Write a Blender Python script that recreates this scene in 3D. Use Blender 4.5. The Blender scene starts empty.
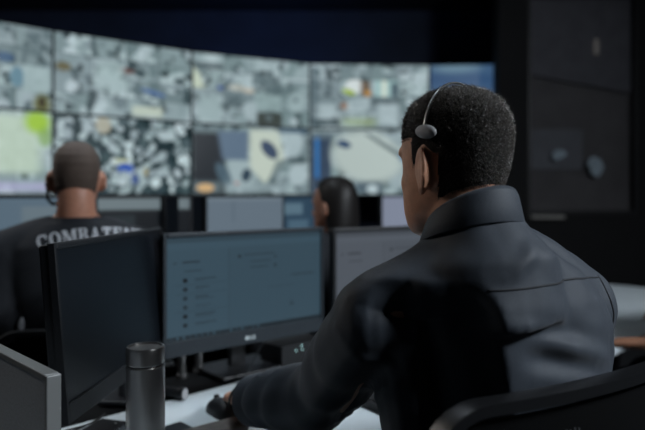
import bpy, bmesh, math, random
import numpy as np
from mathutils import Vector, Matrix, noise
from mathutils.bvhtree import BVHTree

sc = bpy.context.scene
COL = sc.collection
R = math.radians
PI = math.pi

# ------------------------------------------------------------------ materials
def mat(name, color, rough=0.5, metal=0.0, emit=None, estr=1.0, spec=0.5, noise_scale=None, noise_amt=0.0,
        bump=0.0, bump_scale=200.0, sheen=0.0, sss=0.0, coat=0.0, attr=None):
    m = bpy.data.materials.new(name); m.use_nodes = True
    nt = m.node_tree; b = nt.nodes['Principled BSDF']
    b.inputs['Base Color'].default_value = (*color, 1)
    b.inputs['Roughness'].default_value = rough
    b.inputs['Metallic'].default_value = metal
    b.inputs['Specular IOR Level'].default_value = spec
    if sheen:
        b.inputs['Sheen Weight'].default_value = sheen
        b.inputs['Sheen Roughness'].default_value = 0.5
    if coat: b.inputs['Coat Weight'].default_value = coat
    if sss:
        b.inputs['Subsurface Weight'].default_value = sss
        b.inputs['Subsurface Radius'].default_value = (0.012, 0.005, 0.003)
        b.inputs['Subsurface Scale'].default_value = 0.5
    if emit is not None:
        b.inputs['Emission Color'].default_value = (*emit, 1)
        b.inputs['Emission Strength'].default_value = estr
    if attr:
        a = nt.nodes.new('ShaderNodeAttribute'); a.attribute_name = attr
        nt.links.new(a.outputs['Color'], b.inputs['Emission Color'])
        b.inputs['Emission Strength'].default_value = estr
    if noise_scale or bump:
        tc = nt.nodes.new('ShaderNodeTexCoord')
    if noise_scale:
        n = nt.nodes.new('ShaderNodeTexNoise'); n.inputs['Scale'].default_value = noise_scale
        n.inputs['Detail'].default_value = 5
        nt.links.new(tc.outputs['Object'], n.inputs['Vector'])
        r = nt.nodes.new('ShaderNodeValToRGB')
        lo = tuple(c*(1-noise_amt) for c in color); hi = tuple(min(1, c*(1+noise_amt)) for c in color)
        r.color_ramp.elements[0].position = 0.3; r.color_ramp.elements[1].position = 0.7
        r.color_ramp.elements[0].color = (*lo, 1); r.color_ramp.elements[1].color = (*hi, 1)
        nt.links.new(n.outputs['Fac'], r.inputs['Fac']); nt.links.new(r.outputs['Color'], b.inputs['Base Color'])
    if bump:
        n2 = nt.nodes.new('ShaderNodeTexNoise'); n2.inputs['Scale'].default_value = bump_scale
        n2.inputs['Detail'].default_value = 4
        nt.links.new(tc.outputs['Object'], n2.inputs['Vector'])
        bp = nt.nodes.new('ShaderNodeBump'); bp.inputs['Strength'].default_value = bump
        bp.inputs['Distance'].default_value = 0.002
        nt.links.new(n2.outputs['Fac'], bp.inputs['Height']); nt.links.new(bp.outputs['Normal'], b.inputs['Normal'])
    return m

M = dict(
    wall=mat('navy_wall', (.018, .028, .055), .8, noise_scale=2, noise_amt=.25),
    darkwall=mat('dark_wall_paint', (.006, .006, .007), .85, noise_scale=3, noise_amt=.2),
    floor=mat('dark_carpet', (.012, .013, .016), .95, noise_scale=60, noise_amt=.4),
    ceil=mat('dark_ceiling', (.012, .012, .014), .9, noise_scale=4, noise_amt=.2),
    black=mat('black_plastic', (.008, .009, .011), .45, bump=.1, bump_scale=900),
    matte=mat('matte_black', (.005, .0055, .007), .8, noise_scale=30, noise_amt=.2),
    bezel=mat('bezel_grey', (.026, .033, .040), .5, spec=.25, noise_scale=40, noise_amt=.05),
    bezelblk=mat('bezel_black', (.007, .008, .010), .5),
    lightbezel=mat('bezel_light', (.22, .25, .27), .4),
    offscreen=mat('dark_panel_glass', (.006, .008, .011), .32, spec=.3),
    screen=mat('screen_picture', (.004, .004, .005), .35, attr='pic', estr=1.0, spec=.3),
    desk=mat('white_laminate', (.56, .62, .65), .42, noise_scale=15, noise_amt=.03),
    deskdark=mat('dark_laminate', (.02, .022, .026), .5, noise_scale=15, noise_amt=.1),
    steel=mat('brushed_steel', (.40, .39, .38), .30, metal=.75, bump=.05, bump_scale=700),
    steeldark=mat('dim_steel', (.30, .30, .30), .4, metal=1.0),
    fabricpanel=mat('divider_fabric', (.24, .26, .28), .9, bump=.5, bump_scale=900, noise_scale=300, noise_amt=.12),
    trim=mat('divider_trim', (.18, .19, .19), .45, metal=.2),
    skin=mat('brown_skin', (.60, .30, .185), .5, noise_scale=60, noise_amt=.12, bump=.15, bump_scale=500, sss=.12),
    skinlight=mat('tan_skin', (.42, .20, .13), .5, noise_scale=60, noise_amt=.1, sss=.12),
    hair=mat('black_hair', (.065, .057, .050), .22, noise_scale=420, noise_amt=.92, spec=.8),
    longhair=mat('long_dark_hair', (.010, .0085, .008), .5, spec=.3, noise_scale=120, noise_amt=.4),
    skinarm=mat('warm_brown_skin', (.26, .125, .075), .5, noise_scale=60, noise_amt=.1, sss=.1),
    deepblack=mat('flat_black', (.0016, .0018, .0022), .9, spec=.1, noise_scale=30, noise_amt=.2),
    scalp=mat('hair_roots', (.010, .008, .007), .8, spec=.15, noise_scale=500, noise_amt=.4),
    hairshort=mat('cropped_hair', (.075, .052, .040), .75, noise_scale=400, noise_amt=.35, bump=.6, bump_scale=900),
    shirt=mat('navy_shirt_cloth', (.026, .034, .046), .62, noise_scale=500, noise_amt=.15, bump=.25, bump_scale=1300, sheen=.08, spec=.3),
    seam=mat('seam_thread', (.008, .010, .014), .8),
    tshirt=mat('black_tshirt_cloth', (.007, .009, .013), .9, noise_scale=300, noise_amt=.2),
    print=mat('white_print', (.42, .44, .47), .8, noise_scale=120, noise_amt=.1),
    trouser=mat('dark_trouser_cloth', (.010, .011, .014), .9, noise_scale=200, noise_amt=.2),
    chair=mat('chair_black', (.006, .0065, .0075), .35, bump=.15, bump_scale=700),
    chairmesh=mat('chair_mesh', (.0015, .0017, .002), .9, spec=.08, bump=.4, bump_scale=1200),
    chairpaint=mat('faint_print', (.03, .032, .035), .6),
    rubber=mat('rubber', (.006, .006, .006), .7),
    padgrey=mat('pad_grey', (.34, .34, .35), .6, bump=.2, bump_scale=900),
    led=mat('led_teal', (.1, .2, .2), .4, emit=(.45, .75, .75), estr=.9),
    logo=mat('logo_pale', (.55, .6, .62), .4, emit=(.4, .5, .52), estr=.25),
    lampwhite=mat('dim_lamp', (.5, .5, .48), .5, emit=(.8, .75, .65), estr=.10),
    lampglow=mat('ceiling_diffuser', (.8, .8, .8), .5, emit=(.8, .9, 1.0), estr=3.0),
    paper=mat('pale_reflection', (.34, .42, .48), .8, noise_scale=25, noise_amt=.4),  # colour of the pale reflections in the window glass
    rectreflect=mat('rectangle_reflection', (.5, .52, .52), .6, noise_scale=4, noise_amt=.1),
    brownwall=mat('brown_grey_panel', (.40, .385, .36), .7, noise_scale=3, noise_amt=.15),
    ceilreflect=mat('ceiling_reflection', (.42, .422, .43), .8, noise_scale=8, noise_amt=.1),
    wrist=mat('brown_leather', (.10, .085, .075), .6, noise_scale=60, noise_amt=.2),
    bluedesk=mat('blue_grey_mat', (.20, .30, .36), .7, noise_scale=25, noise_amt=.15),
)
def tinted():
    m = bpy.data.materials.new('tinted_glass'); m.use_nodes = True
    nt = m.node_tree; nt.nodes.clear()
    o = nt.nodes.new('ShaderNodeOutputMaterial'); mix = nt.nodes.new('ShaderNodeMixShader')
    t = nt.nodes.new('ShaderNodeBsdfTransparent'); g = nt.nodes.new('ShaderNodeBsdfGlossy'); f = nt.nodes.new('ShaderNodeFresnel')
    t.inputs['Color'].default_value = (.72, .72, .74, 1); g.inputs['Roughness'].default_value = .08
    f.inputs['IOR'].default_value = 1.3
    nt.links.new(f.outputs[0], mix.inputs[0]); nt.links.new(t.outputs[0], mix.inputs[1]); nt.links.new(g.outputs[0], mix.inputs[2])
    nt.links.new(mix.outputs[0], o.inputs['Surface'])
    return m
M['glass'] = tinted()

# ------------------------------------------------------------------ mesh helpers
class MB:
    def __init__(s): s.v = []; s.f = []
    def add(s, vs, fs):
        o = len(s.v); s.v += [tuple(v) for v in vs]; s.f += [tuple(i+o for i in f) for f in fs]; return s
    def box(s, c, d, rz=0.0, bev=0.0, mtx=None):
        bm = bmesh.new(); bmesh.ops.create_cube(bm, size=1)
        bmesh.ops.scale(bm, vec=d, verts=bm.verts)
        if bev > 0: bmesh.ops.bevel(bm, geom=bm.edges[:], offset=bev, segments=2, affect='EDGES', profile=.5)
        m = Matrix.Translation(c) @ Matrix.Rotation(rz, 4, 'Z')
        if mtx is not None: m = mtx @ m
        bm.transform(m); s.frombm(bm); return s
    def frombm(s, bm):
        bm.verts.ensure_lookup_table(); bm.verts.index_update()
        s.add([v.co[:] for v in bm.verts], [[v.index for v in f.verts] for f in bm.faces]); bm.free()
    def cyl(s, p0, p1, r0, r1=None, n=20):
        r1 = r0 if r1 is None else r1
        return s.tube([p0, p1], [r0, r1], n)
    def tube(s, pts, rad, n=12, closed_ends=True):
        pts = [Vector(p) for p in pts]
        if not hasattr(rad, '__len__'): rad = [rad]*len(pts)
        t0 = (pts[1]-pts[0]).normalized()
        a = Vector((0, 0, 1)) if abs(t0.z) < .9 else Vector((1, 0, 0))
        nx = t0.cross(a).normalized()
        rings = []
        for i, p in enumerate(pts):
            if i == 0: t = pts[1]-pts[0]
            elif i == len(pts)-1: t = pts[-1]-pts[-2]
            else: t = (pts[i+1]-p).normalized()+(p-pts[i-1]).normalized()
            t.normalize(); nx = (nx-t*nx.dot(t)).normalized(); ny = t.cross(nx)
            rings.append([p+nx*(rad[i]*math.cos(2*PI*k/n))+ny*(rad[i]*math.sin(2*PI*k/n)) for k in range(n)])
        return s.loft(rings, closed_ends)
    def loft(s, rings, caps=True):
        n = len(rings[0]); vs = [v for r in rings for v in r]; fs = []
        for i in range(len(rings)-1):
            for k in range(n):
                k2 = (k+1) % n
                fs.append((i*n+k, i*n+k2, (i+1)*n+k2, (i+1)*n+k))
        if caps:
            fs.append(tuple(reversed(range(n)))); fs.append(tuple((len(rings)-1)*n+k for k in range(n)))
        return s.add(vs, fs)
    def ball(s, c, rad, mtx=None, u=20, v=12):
        if not hasattr(rad, '__len__'): rad = (rad,)*3
        bm = bmesh.new(); bmesh.ops.create_uvsphere(bm, u_segments=u, v_segments=v, radius=1)
        m = Matrix.Translation(c) @ (mtx if mtx is not None else Matrix.Identity(4)) @ Matrix.Diagonal((*rad, 1))
        bm.transform(m); s.frombm(bm); return s
    def lathe(s, prof, n=40, c=(0, 0, 0)):
        rings = [[(c[0]+r*math.cos(2*PI*k/n), c[1]+r*math.sin(2*PI*k/n), c[2]+z) for k in range(n)] for r, z in prof]
        return s.loft(rings)
    def mesh(s, name):
        me = bpy.data.meshes.new(name); me.from_pydata(s.v, [], s.f); me.update()
        bm = bmesh.new(); bm.from_mesh(me); bmesh.ops.recalc_face_normals(bm, faces=bm.faces); bm.to_mesh(me); bm.free()
        return me
    def obj(s, name, m, parent=None, smooth=None):
        return link(name, s.mesh(name), m, parent, smooth)

def link(name, me, m, parent=None, smooth=None):
    o = bpy.data.objects.new(name, me); COL.objects.link(o)
    if m is not None:
        me.materials.clear(); me.materials.append(M[m] if isinstance(m, str) else m)
    if smooth is not None:
        me.polygons.foreach_set('use_smooth', [True]*len(me.polygons))
        if smooth < 180: me.set_sharp_from_angle(angle=R(smooth))
    if parent is not None: o.parent = parent
    return o
def thing(name, label, cat, loc=(0, 0, 0), rz=0.0, group=None):
    o = bpy.data.objects.new(name, None); COL.objects.link(o); o.empty_display_size = .05
    o.location = loc; o.rotation_euler = (0, 0, rz); return tag(o, label, cat, group)
def tag(o, label, cat, group=None):
    o['label'] = label; o['category'] = cat
    if group: o['group'] = group
    return o
def struct(o): o['kind'] = 'structure'; return o

def remesh(mb, voxel, smooth_iter, factor=.5):
    """union of overlapping closed shapes -> one continuous surface"""
    o = mb.obj('work', None)
    md = o.modifiers.new('r', 'REMESH'); md.mode = 'VOXEL'; md.voxel_size = voxel; md.adaptivity = 0
    if smooth_iter:
        sm = o.modifiers.new('s', 'SMOOTH'); sm.factor = factor; sm.iterations = smooth_iter
    dg = bpy.context.evaluated_depsgraph_get(); dg.update()
    me = bpy.data.meshes.new_from_object(o.evaluated_get(dg))
    old = o.data; bpy.data.objects.remove(o); bpy.data.meshes.remove(old)
    return me
def delete_faces(me, test):
    bm = bmesh.new(); bm.from_mesh(me)
    bmesh.ops.delete(bm, geom=[f for f in bm.faces if test(f.calc_center_median())], context='FACES')
    bm.to_mesh(me); bm.free(); return me

# ------------------------------------------------------------------ pictures on screens (they emit)
def grid_screen(name, w, h, nx, ny, pic, parent, loc=(0, 0, 0)):
    """upright display facing -y; pic: (ny+1, nx+1, 3) linear rgb, row 0 on top"""
    vs = [(w*(i/nx-.5), 0, h*(.5-j/ny)) for j in range(ny+1) for i in range(nx+1)]
    fs = [(j*(nx+1)+i, (j+1)*(nx+1)+i, (j+1)*(nx+1)+i+1, j*(nx+1)+i+1) for j in range(ny) for i in range(nx)]
    me = bpy.data.meshes.new(name); me.from_pydata(vs, [], fs)
    a = me.color_attributes.new('pic', 'FLOAT_COLOR', 'POINT')
    rgba = np.ones(((ny+1)*(nx+1), 4), np.float32); rgba[:, :3] = pic.reshape(-1, 3)
    a.data.foreach_set('color', rgba.ravel())
    o = link(name, me, 'screen', parent); o.location = loc; return o
def s2l(c):
    c = np.asarray(c, float)/255.0
    return np.where(c <= .04045, c/12.92, ((c+.055)/1.055)**2.4)

class Pic:
    def __init__(s, nx, ny, bg):
        s.nx, s.ny = nx, ny
        s.V, s.U = np.meshgrid(np.linspace(0, 1, ny+1), np.linspace(0, 1, nx+1), indexing='ij')
        s.p = np.zeros((ny+1, nx+1, 3)); s.p[:] = bg
    def put(s, mask, c): s.p = s.p*(1-mask[..., None])+np.asarray(c, float)*mask[..., None]; return s
    def rect(s, u0, v0, u1, v1, c, a=1.0, soft=.0):
        e = max(soft, 1e-4)
        m = np.clip((s.U-u0)/e+.5, 0, 1)*np.clip((u1-s.U)/e+.5, 0, 1)*np.clip((s.V-v0)/e+.5, 0, 1)*np.clip((v1-s.V)/e+.5, 0, 1)
        return s.put(m*a, c)
    def ell(s, u, v, ru, rv, c, a=1.0, rot=0.0, soft=.25, clip=None):
        x = (s.U-u)*1.78; y = s.V-v
        cr, sr = math.cos(rot), math.sin(rot); X = (x*cr+y*sr)/(ru*1.78); Y = (-x*sr+y*cr)/rv
        m = np.clip((1-np.sqrt(X*X+Y*Y))/soft+.5, 0, 1)
        if clip is not None: m = m*clip
        return s.put(m*a, c)
    def half(s, u, v, ang, c, a=1.0, clip=None, soft=.02):
        d = (s.U-u)*1.78*math.cos(ang)+(s.V-v)*math.sin(ang)
        m = np.clip(d/soft+.5, 0, 1)
        if clip is not None: m = m*clip
        return s.put(m*a, c)
    def poly(s, pts, c, a=1.0, soft=.02):
        m = np.ones_like(s.U); n = len(pts)
        for i in range(n):
            (u0, v0), (u1, v1) = pts[i], pts[(i+1) % n]
            nx_, ny_ = -(v1-v0), (u1-u0)*1.0
            L = math.hypot(nx_, ny_) or 1
            m = m*np.clip(((s.U-u0)*nx_+(s.V-v0)*ny_)/L/soft+.5, 0, 1)
        return s.put(m*a, c)

G = lambda l, t=0.0: s2l((max(0, l-15-t*.5), l+3, l+8-t*.4))   # cool grey of the camera feeds
def feeds(seed, cols=4, rows=4, lo=108, hi=172, darks=.46):
    rnd = random.Random(seed); P = Pic(128, 72, G(150))
    for r in range(rows):
        for c in range(cols):
            u0, u1, v0, v1 = c/cols, (c+1)/cols, r/rows, (r+1)/rows
            clip = ((P.U >= u0) & (P.U < u1) & (P.V >= v0) & (P.V < v1)).astype(float)
            P.put(clip, G(rnd.uniform(lo, hi), rnd.uniform(-3, 6)))
            for k in range(rnd.randint(7, 10)):
                uu, vv = rnd.uniform(u0, u1), rnd.uniform(v0, v1)
                dark = rnd.random() < darks
                l = rnd.uniform(14, 58) if dark else rnd.choice([rnd.uniform(lo-20, lo+20), rnd.uniform(hi-15, hi+28)])
                if k < 3 and not dark:
                    P.half(uu, vv, rnd.uniform(0, 2*PI), G(l, rnd.uniform(-3, 6)), rnd.uniform(.5, .9), clip)
                elif rnd.random() < .5:
                    a0 = rnd.uniform(0, 2*PI); q = rnd.uniform(.03, .075)*(.75 if dark else 1.1)
                    P.poly([(uu+q*math.cos(a0+t_), vv+q*1.7*math.sin(a0+t_)) for t_ in (0, rnd.uniform(1.5, 2.4), rnd.uniform(3.2, 4.6))], G(l, rnd.uniform(-3, 4)), .9)
                else:
                    q = .7 if dark else 1.0
                    P.ell(uu, vv, rnd.uniform(.015, .06)*q, rnd.uniform(.025, .08)*q, G(l, rnd.uniform(-4, 4)), rnd.uniform(.7, 1), rnd.uniform(0, PI), .4, clip)
            if c: P.rect(u0-.006, v0, u0+.006, v1, G(48), .55)
            if r: P.rect(u0, v0-.009, u1, v0+.009, G(48), .5)
    return P
def blobs(seed):
    rnd = random.Random(seed); P = Pic(128, 72, G(46, 2))
    for j in range(10):
        for i in range(14):
            u = (i+.5+rnd.uniform(-.45, .45))/14; v = (j+.5+rnd.uniform(-.45, .45))/10
            l = rnd.choice([rnd.uniform(150, 215)]*4+[rnd.uniform(60, 95)])
            P.ell(u, v, rnd.uniform(.020, .048), rnd.uniform(.035, .075), G(l, rnd.uniform(-4, 4)), .95, rnd.uniform(0, PI), .35)
    for k in range(26):
        P.ell(rnd.random(), rnd.random(), rnd.uniform(.01, .03), rnd.uniform(.02, .05), G(rnd.uniform(22, 45)), .9, rnd.uniform(0, PI), .4)
    return P

# ------------------------------------------------------------------ the room
def wall(name, x0, x1, y0, y1, z0, z1, m):
    return struct(MB().box(((x0+x1)/2, (y0+y1)/2, (z0+z1)/2), (x1-x0, y1-y0, z1-z0)).obj(name, m))
wall('floor', -4.6, 4.6, -3.1, 8.2, -.1, 0, 'floor')
wall('ceiling', -4.6, 4.6, -3.1, 8.2, 3.6, 3.7, 'ceil')
wall('wall_back', -4.6, 4.6, 8.0, 8.2, 0, 3.6, 'wall')
wall('wall_left', -4.8, -4.6, -3.1, 8.2, 0, 3.6, 'wall')
wall('wall_right', 4.6, 4.8, -3.1, 8.2, 0, 3.6, 'darkwall')
wall('wall_front', -4.6, 4.6, -3.3, -3.1, 0, 3.6, 'darkwall')
# partition to the right of the video wall with its window
PX0, PY = 1.70, 6.05
wx0, wx1, wz0, wz1 = 1.99, 3.06, 1.07, 3.2
pw = MB()
pw.box(((PX0+wx0)/2, PY+.1, 1.8), (wx0-PX0, .2, 3.6))
pw.box(((wx1+4.6)/2, PY+.1, 1.8), (4.6-wx1, .2, 3.6))
pw.box(((wx0+wx1)/2, PY+.1, wz0/2), (wx1-wx0, .2, wz0))
pw.box(((wx0+wx1)/2, PY+.1, (wz1+3.6)/2), (wx1-wx0, .2, 3.6-wz1))
struct(pw.obj('wall_partition', 'darkwall'))
w1 = bpy.data.objects.new('window_1', None); COL.objects.link(w1); struct(w1); w1.location = ((wx0+wx1)/2, PY, wz0)
ww, wh = wx1-wx0, wz1-wz0
fr = MB()
for sx in (-1, 1): fr.box((sx*(ww/2-.015), .05, wh/2), (.03, .06, wh), bev=.003)
fr.box((0, .05, .015), (ww-.06, .06, .03), bev=.003); fr.box((0, .05, wh-.015), (ww-.06, .06, .03), bev=.003)
struct(fr.obj('window_frame', 'black', w1))
struct(MB().box((0, .06, wh/2), (ww-.06, .008, wh-.06)).obj('window_pane', 'glass', w1))
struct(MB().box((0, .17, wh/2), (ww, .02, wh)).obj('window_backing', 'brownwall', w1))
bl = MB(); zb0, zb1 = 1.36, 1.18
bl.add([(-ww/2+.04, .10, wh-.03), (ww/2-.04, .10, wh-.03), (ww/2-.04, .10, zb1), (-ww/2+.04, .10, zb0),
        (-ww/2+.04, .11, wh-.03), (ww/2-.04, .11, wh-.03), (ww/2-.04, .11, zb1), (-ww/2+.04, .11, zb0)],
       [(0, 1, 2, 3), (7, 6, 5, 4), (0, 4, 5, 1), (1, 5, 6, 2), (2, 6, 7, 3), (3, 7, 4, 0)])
struct(bl.obj('window_ceiling_reflection', 'ceilreflect', w1))  # slanted grey sheet standing in for the ceiling reflected in the glass
struct(MB().box(((wx0+.16), PY-.04, wz0-.03), (.32, .08, .03), bev=.004).obj('window_sill', 'brownwall'))

b_ = MB().box((0, 0, 0), (.53, .02, .40), bev=.004).obj('glass_reflection', 'rectreflect'); b_.location = (2.30, PY+.14, 1.70)  # flat rectangle standing in for a grey reflection in the glass
tag(b_, 'grey rectangle added for a reflection in the dark window pane', 'board')
def sheet(loc, w, h, rot, label):  # flat blob standing in for a pale reflection; label text seeds its outline
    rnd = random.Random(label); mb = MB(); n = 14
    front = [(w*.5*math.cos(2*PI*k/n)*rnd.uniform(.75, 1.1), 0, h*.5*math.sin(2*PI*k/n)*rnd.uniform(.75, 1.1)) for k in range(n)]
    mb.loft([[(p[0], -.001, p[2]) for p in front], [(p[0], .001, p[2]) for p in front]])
    o = mb.obj('reflection_smudge', 'paper'); o.location = loc; o.rotation_euler = (0, rot, 0); tag(o, label, 'paper'); return o
sheet((2.30, PY+.054, 1.64), .17, .10, R(-15), 'small pale scrap of paper on the window, over the grey board')  # made-up scrap: a pale reflection in the glass
sheet((2.66, PY+.054, 1.53), .15, .23, R(-25), 'pale bluish torn sheet of paper low on the dark window pane')  # made-up sheet: a bluish reflection low in the glass
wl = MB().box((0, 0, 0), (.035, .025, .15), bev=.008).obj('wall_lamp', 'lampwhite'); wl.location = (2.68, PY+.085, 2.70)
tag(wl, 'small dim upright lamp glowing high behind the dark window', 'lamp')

# ceiling light over the right-hand side (the room's lamp) : fixture plus its light
def ceiling_lamp(loc, size, power, color, label, aim, spread=180):  # same fixture for the right-hand lamp and the added fill lamps
    t = thing('ceiling_light', label, 'lamp', loc)
    MB().box((0, 0, .03), (size[0]+.06, size[1]+.06, .06), bev=.01).obj('lamp_housing', 'black', t)
    MB().box((0, 0, -.004), (size[0], size[1], .006)).obj('lamp_diffuser', 'lampglow', t)
    L = bpy.data.lights.new('ceiling_light_glow', 'AREA'); L.shape = 'RECTANGLE'; L.size, L.size_y = size
    L.energy = power; L.color = color; L.spread = R(spread)
    o = bpy.data.objects.new('ceiling_light_glow', L); COL.objects.link(o); o.location = Vector(loc)+Vector((0, 0, -.02))
    if aim is not None:
        d = Vector(aim)-o.location; o.rotation_euler = d.to_track_quat('-Z', 'Y').to_euler()
    return t
KEY = ceiling_lamp((2.65, .22, 2.9), (1.0, .4), 150, (.86, .93, 1.0), 'long ceiling lamp hanging high to the right of the front desk', (.35, .95, 1.1))
FILL = ceiling_lamp((-.95, 2.35, 3.5), (1.2, .4), 4.5, (.84, .92, 1.0), 'added fill lamp over the second row of desks', None, 70)  # unseen lamp added to brighten the second row
SIDE = ceiling_lamp((-3.3, 2.45, 2.9), (.7, .3), 3.4, (1.0, .93, .86), 'added fill lamp far to the left, over the second row', (-.1, 1.2, 1.1), 55)  # unseen lamp added to brighten face, neck and desk from the left
DOWN = ceiling_lamp((-.28, 2.35, 3.5), (.5, .3), 1.7, (.80, .91, 1.0), 'added desk fill lamp behind the front desk monitors', (-.36, 1.62, .74), 34)  # unseen narrow lamp added to brighten the front desk top
for sx in (-.25, .25): MB().cyl((sx, 0, .06), (sx, 0, .70), .004, n=8).obj('suspension_rod', 'steeldark', SIDE)
for sx in (-.35, .35): MB().cyl((sx, 0, .06), (sx, 0, 1.05), .004, n=8).obj('suspension_rod', 'steeldark', KEY)

# ------------------------------------------------------------------ video wall
cor = [(-3.05, 4.40), (-2.22, 5.17), (-1.232, 5.92), (-.129, 6.46), (1.116, 6.53), (2.30, 6.45)]
PH = .68
def panel_pic(c, r):
    if (c, r) == (0, 0):
        P = feeds(5); P.rect(.62, 0, 1, .46, G(96), .5); P.ell(.76, .62, .05, .12, s2l((88, 125, 142)), .9); P.rect(.80, .47, .98, .8, G(172, 6), .85)
        P.ell(.93, .93, .06, .13, s2l((96, 98, 40)), .9, soft=.6); P.ell(.93, .90, .025, .07, s2l((45, 35, 25)), .9)
        P.ell(.68, .4, .06, .06, s2l((55, 85, 120)), .8); P.rect(.6, .99, 1, 1, G(60)); return P
    if (c, r) == (0, 1):
        P = feeds(8, lo=150, hi=185, darks=.1); P.rect(.6, .05, .92, .75, s2l((178, 198, 180)), .9, soft=.1)
        P.ell(.9, .12, .09, .14, s2l((150, 190, 50)), .95, soft=.7); P.ell(.95, .3, .05, .12, s2l((120, 160, 60)), .7, soft=.7)
        P.rect(.6, .86, 1, .97, s2l((165, 165, 200)), .7, soft=.05); return P
    if (c, r) == (1, 0):
        P = feeds(21, lo=125, hi=172, darks=.38)
        P.ell(.06, .42, .05, .06, s2l((88, 80, 40)), .9); P.ell(.50, .38, .07, .04, s2l((95, 60, 52)), .9); P.ell(.60, .40, .05, .05, G(70), .8)
        P.ell(.70, .64, .10, .035, s2l((70, 100, 150)), .8, .2); P.rect(.54, .84, .77, .97, s2l((182, 195, 182)), .95, soft=.03)
        P.ell(.91, .44, .05, .05, G(55), .9); P.ell(.97, .65, .03, .12, G(60), .9); P.poly([(.27, 0), (.30, .26), (.26, .26), (.24, 0)], G(60), .8)
        P.poly([(.52, .18), (.58, .36), (.50, .36)], G(55), .9); P.poly([(.27, .36), (.36, .33), (.28, .48)], G(50), .9)
        P.ell(.25, .82, .03, .16, G(50), .85, .3); P.ell(.38, .58, .13, .12, G(178, 6), .6); P.ell(.38, .40, .10, .12, G(178, 8), .7)
        return P
    if (c, r) == (1, 1):
        P = blobs(3)
        P.ell(.49, .66, .06, .075, s2l((45, 82, 165)), .95); P.ell(.56, .80, .03, .07, s2l((55, 80, 140)), .8); P.ell(.48, .74, .03, .05, G(170), .9)
        P.ell(.46, .56, .06, .03, s2l((185, 195, 170)), .9); P.rect(.72, .28, .88, .42, G(38), .95, soft=.05); P.ell(.80, .18, .08, .06, G(185), .9)
        P.ell(.33, .10, .055, .11, s2l((165, 165, 150)), .95); P.ell(.64, .70, .02, .06, s2l((150, 140, 95)), .7)
        return P
    if (c, r) == (2, 0):
        P = feeds(33, lo=120, hi=168, darks=.45)
        P.rect(0, .13, .23, .22, G(58), .85, soft=.05); P.poly([(.0, .2), (.05, .28), (.09, .5), (.0, .5)], s2l((190, 202, 178)), .85, .04); P.ell(.22, .48, .025, .03, s2l((40, 70, 140)), .95)
        P.rect(.04, .58, .23, .98, G(160, 6), .8, soft=.06); P.ell(.36, .46, .07, .05, s2l((178, 180, 170)), .7); P.ell(.46, .49, .05, .04, s2l((186, 180, 165)), .8); P.rect(.27, .56, .40, .72, G(95), .9, soft=.06)
        P.ell(.48, .80, .06, .16, G(175), .8); P.rect(.53, .80, .75, 1, s2l((55, 62, 58)), .97, soft=.02); P.ell(.635, .88, .024, .042, G(125), .9); P.ell(.635, .88, .012, .02, G(60), .9)
        P.rect(.54, .50, .74, .78, G(158, 8), .85, soft=.04); P.ell(.66, .40, .10, .12, G(92), .7, .6); P.poly([(.60, .2), (.68, .14), (.66, .28)], G(65), .9)
        P.ell(.88, .62, .08, .16, G(172, 5), .7); P.ell(.88, .58, .02, .03, G(70), .8); return P
    if (c, r) == (2, 1):
        P = feeds(41, lo=120, hi=170)
        P.rect(0, .08, .26, 1, s2l((26, 32, 38)), 1, soft=.02); P.rect(0, .04, .24, .12, G(110), .7, soft=.02); P.poly([(.20, .08), (.46, .06), (.46, .52), (.24, .50)], s2l((88, 108, 128)), 1, soft=.04)
        P.rect(.28, .5, .50, .92, G(168, 2), .95, soft=.04); P.ell(.25, .72, .05, .2, s2l((70, 92, 105)), .9, -.5); P.poly([(.47, .04), (.72, .04), (.78, .5), (.60, .85), (.47, .6)], s2l((186, 198, 186)), .97, soft=.04)
        P.ell(.64, .33, .055, .17, s2l((60, 75, 98)), 1, -.75); P.ell(.44, .72, .04, .1, s2l((40, 60, 75)), 1, .3); P.poly([(.70, .5), (.80, .45), (.70, .8), (.62, .85)], G(110), .8)
        P.ell(.86, .24, .08, .2, G(178), .9, .3); P.ell(.90, .70, .09, .17, G(180), .95); P.rect(.80, .45, .99, .52, G(55), .8, soft=.05); P.rect(.72, 0, .98, .06, s2l((70, 95, 115)), .9)
        P.rect(0, .82, .23, .98, G(120), .7, soft=.06); P.ell(.10, .91, .07, .06, s2l((198, 165, 118)), 1); P.rect(.26, .84, .80, .97, G(158), .7, soft=.06); P.ell(.36, .84, .02, .02, s2l((170, 90, 80)), .8); return P
    if (c, r) == (3, 0):
        P = feeds(52, lo=120, hi=165, darks=.4)
        P.rect(.0, .05, .06, 1, s2l((60, 80, 90)), .6, soft=.03); P.ell(.37, .34, .08, .11, s2l((205, 215, 215)), .95); P.ell(.32, .43, .06, .04, s2l((145, 170, 45)), 1, .3)
        P.rect(.42, .27, .50, .48, s2l((96, 74, 48)), .95, soft=.04); P.ell(.48, .45, .03, .05, s2l((175, 130, 60)), .9); P.ell(.28, .65, .03, .06, s2l((135, 95, 65)), .8)
        P.rect(.54, .25, .74, .5, s2l((150, 185, 185)), .9, soft=.03); P.rect(.60, .25, .64, .5, s2l((205, 215, 200)), .9, soft=.02); P.rect(.68, .28, .74, .5, s2l((35, 55, 70)), .95, soft=.03)
        P.rect(.05, .62, .22, .86, G(182), .8, soft=.08); P.rect(.03, .86, .24, .97, G(60), .8, soft=.03); P.rect(.34, .52, .50, .72, G(168), .8, soft=.05); P.rect(.56, .62, .74, .95, G(176), .85, soft=.06)
        P.rect(.54, .52, .76, .60, G(75), .7, soft=.04); P.rect(.27, .84, .55, .96, s2l((150, 170, 130)), .7, soft=.08); P.ell(.92, .22, .06, .12, G(178), .8); P.rect(.25, .04, .5, .22, G(120), .6, soft=.06); return P
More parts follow.
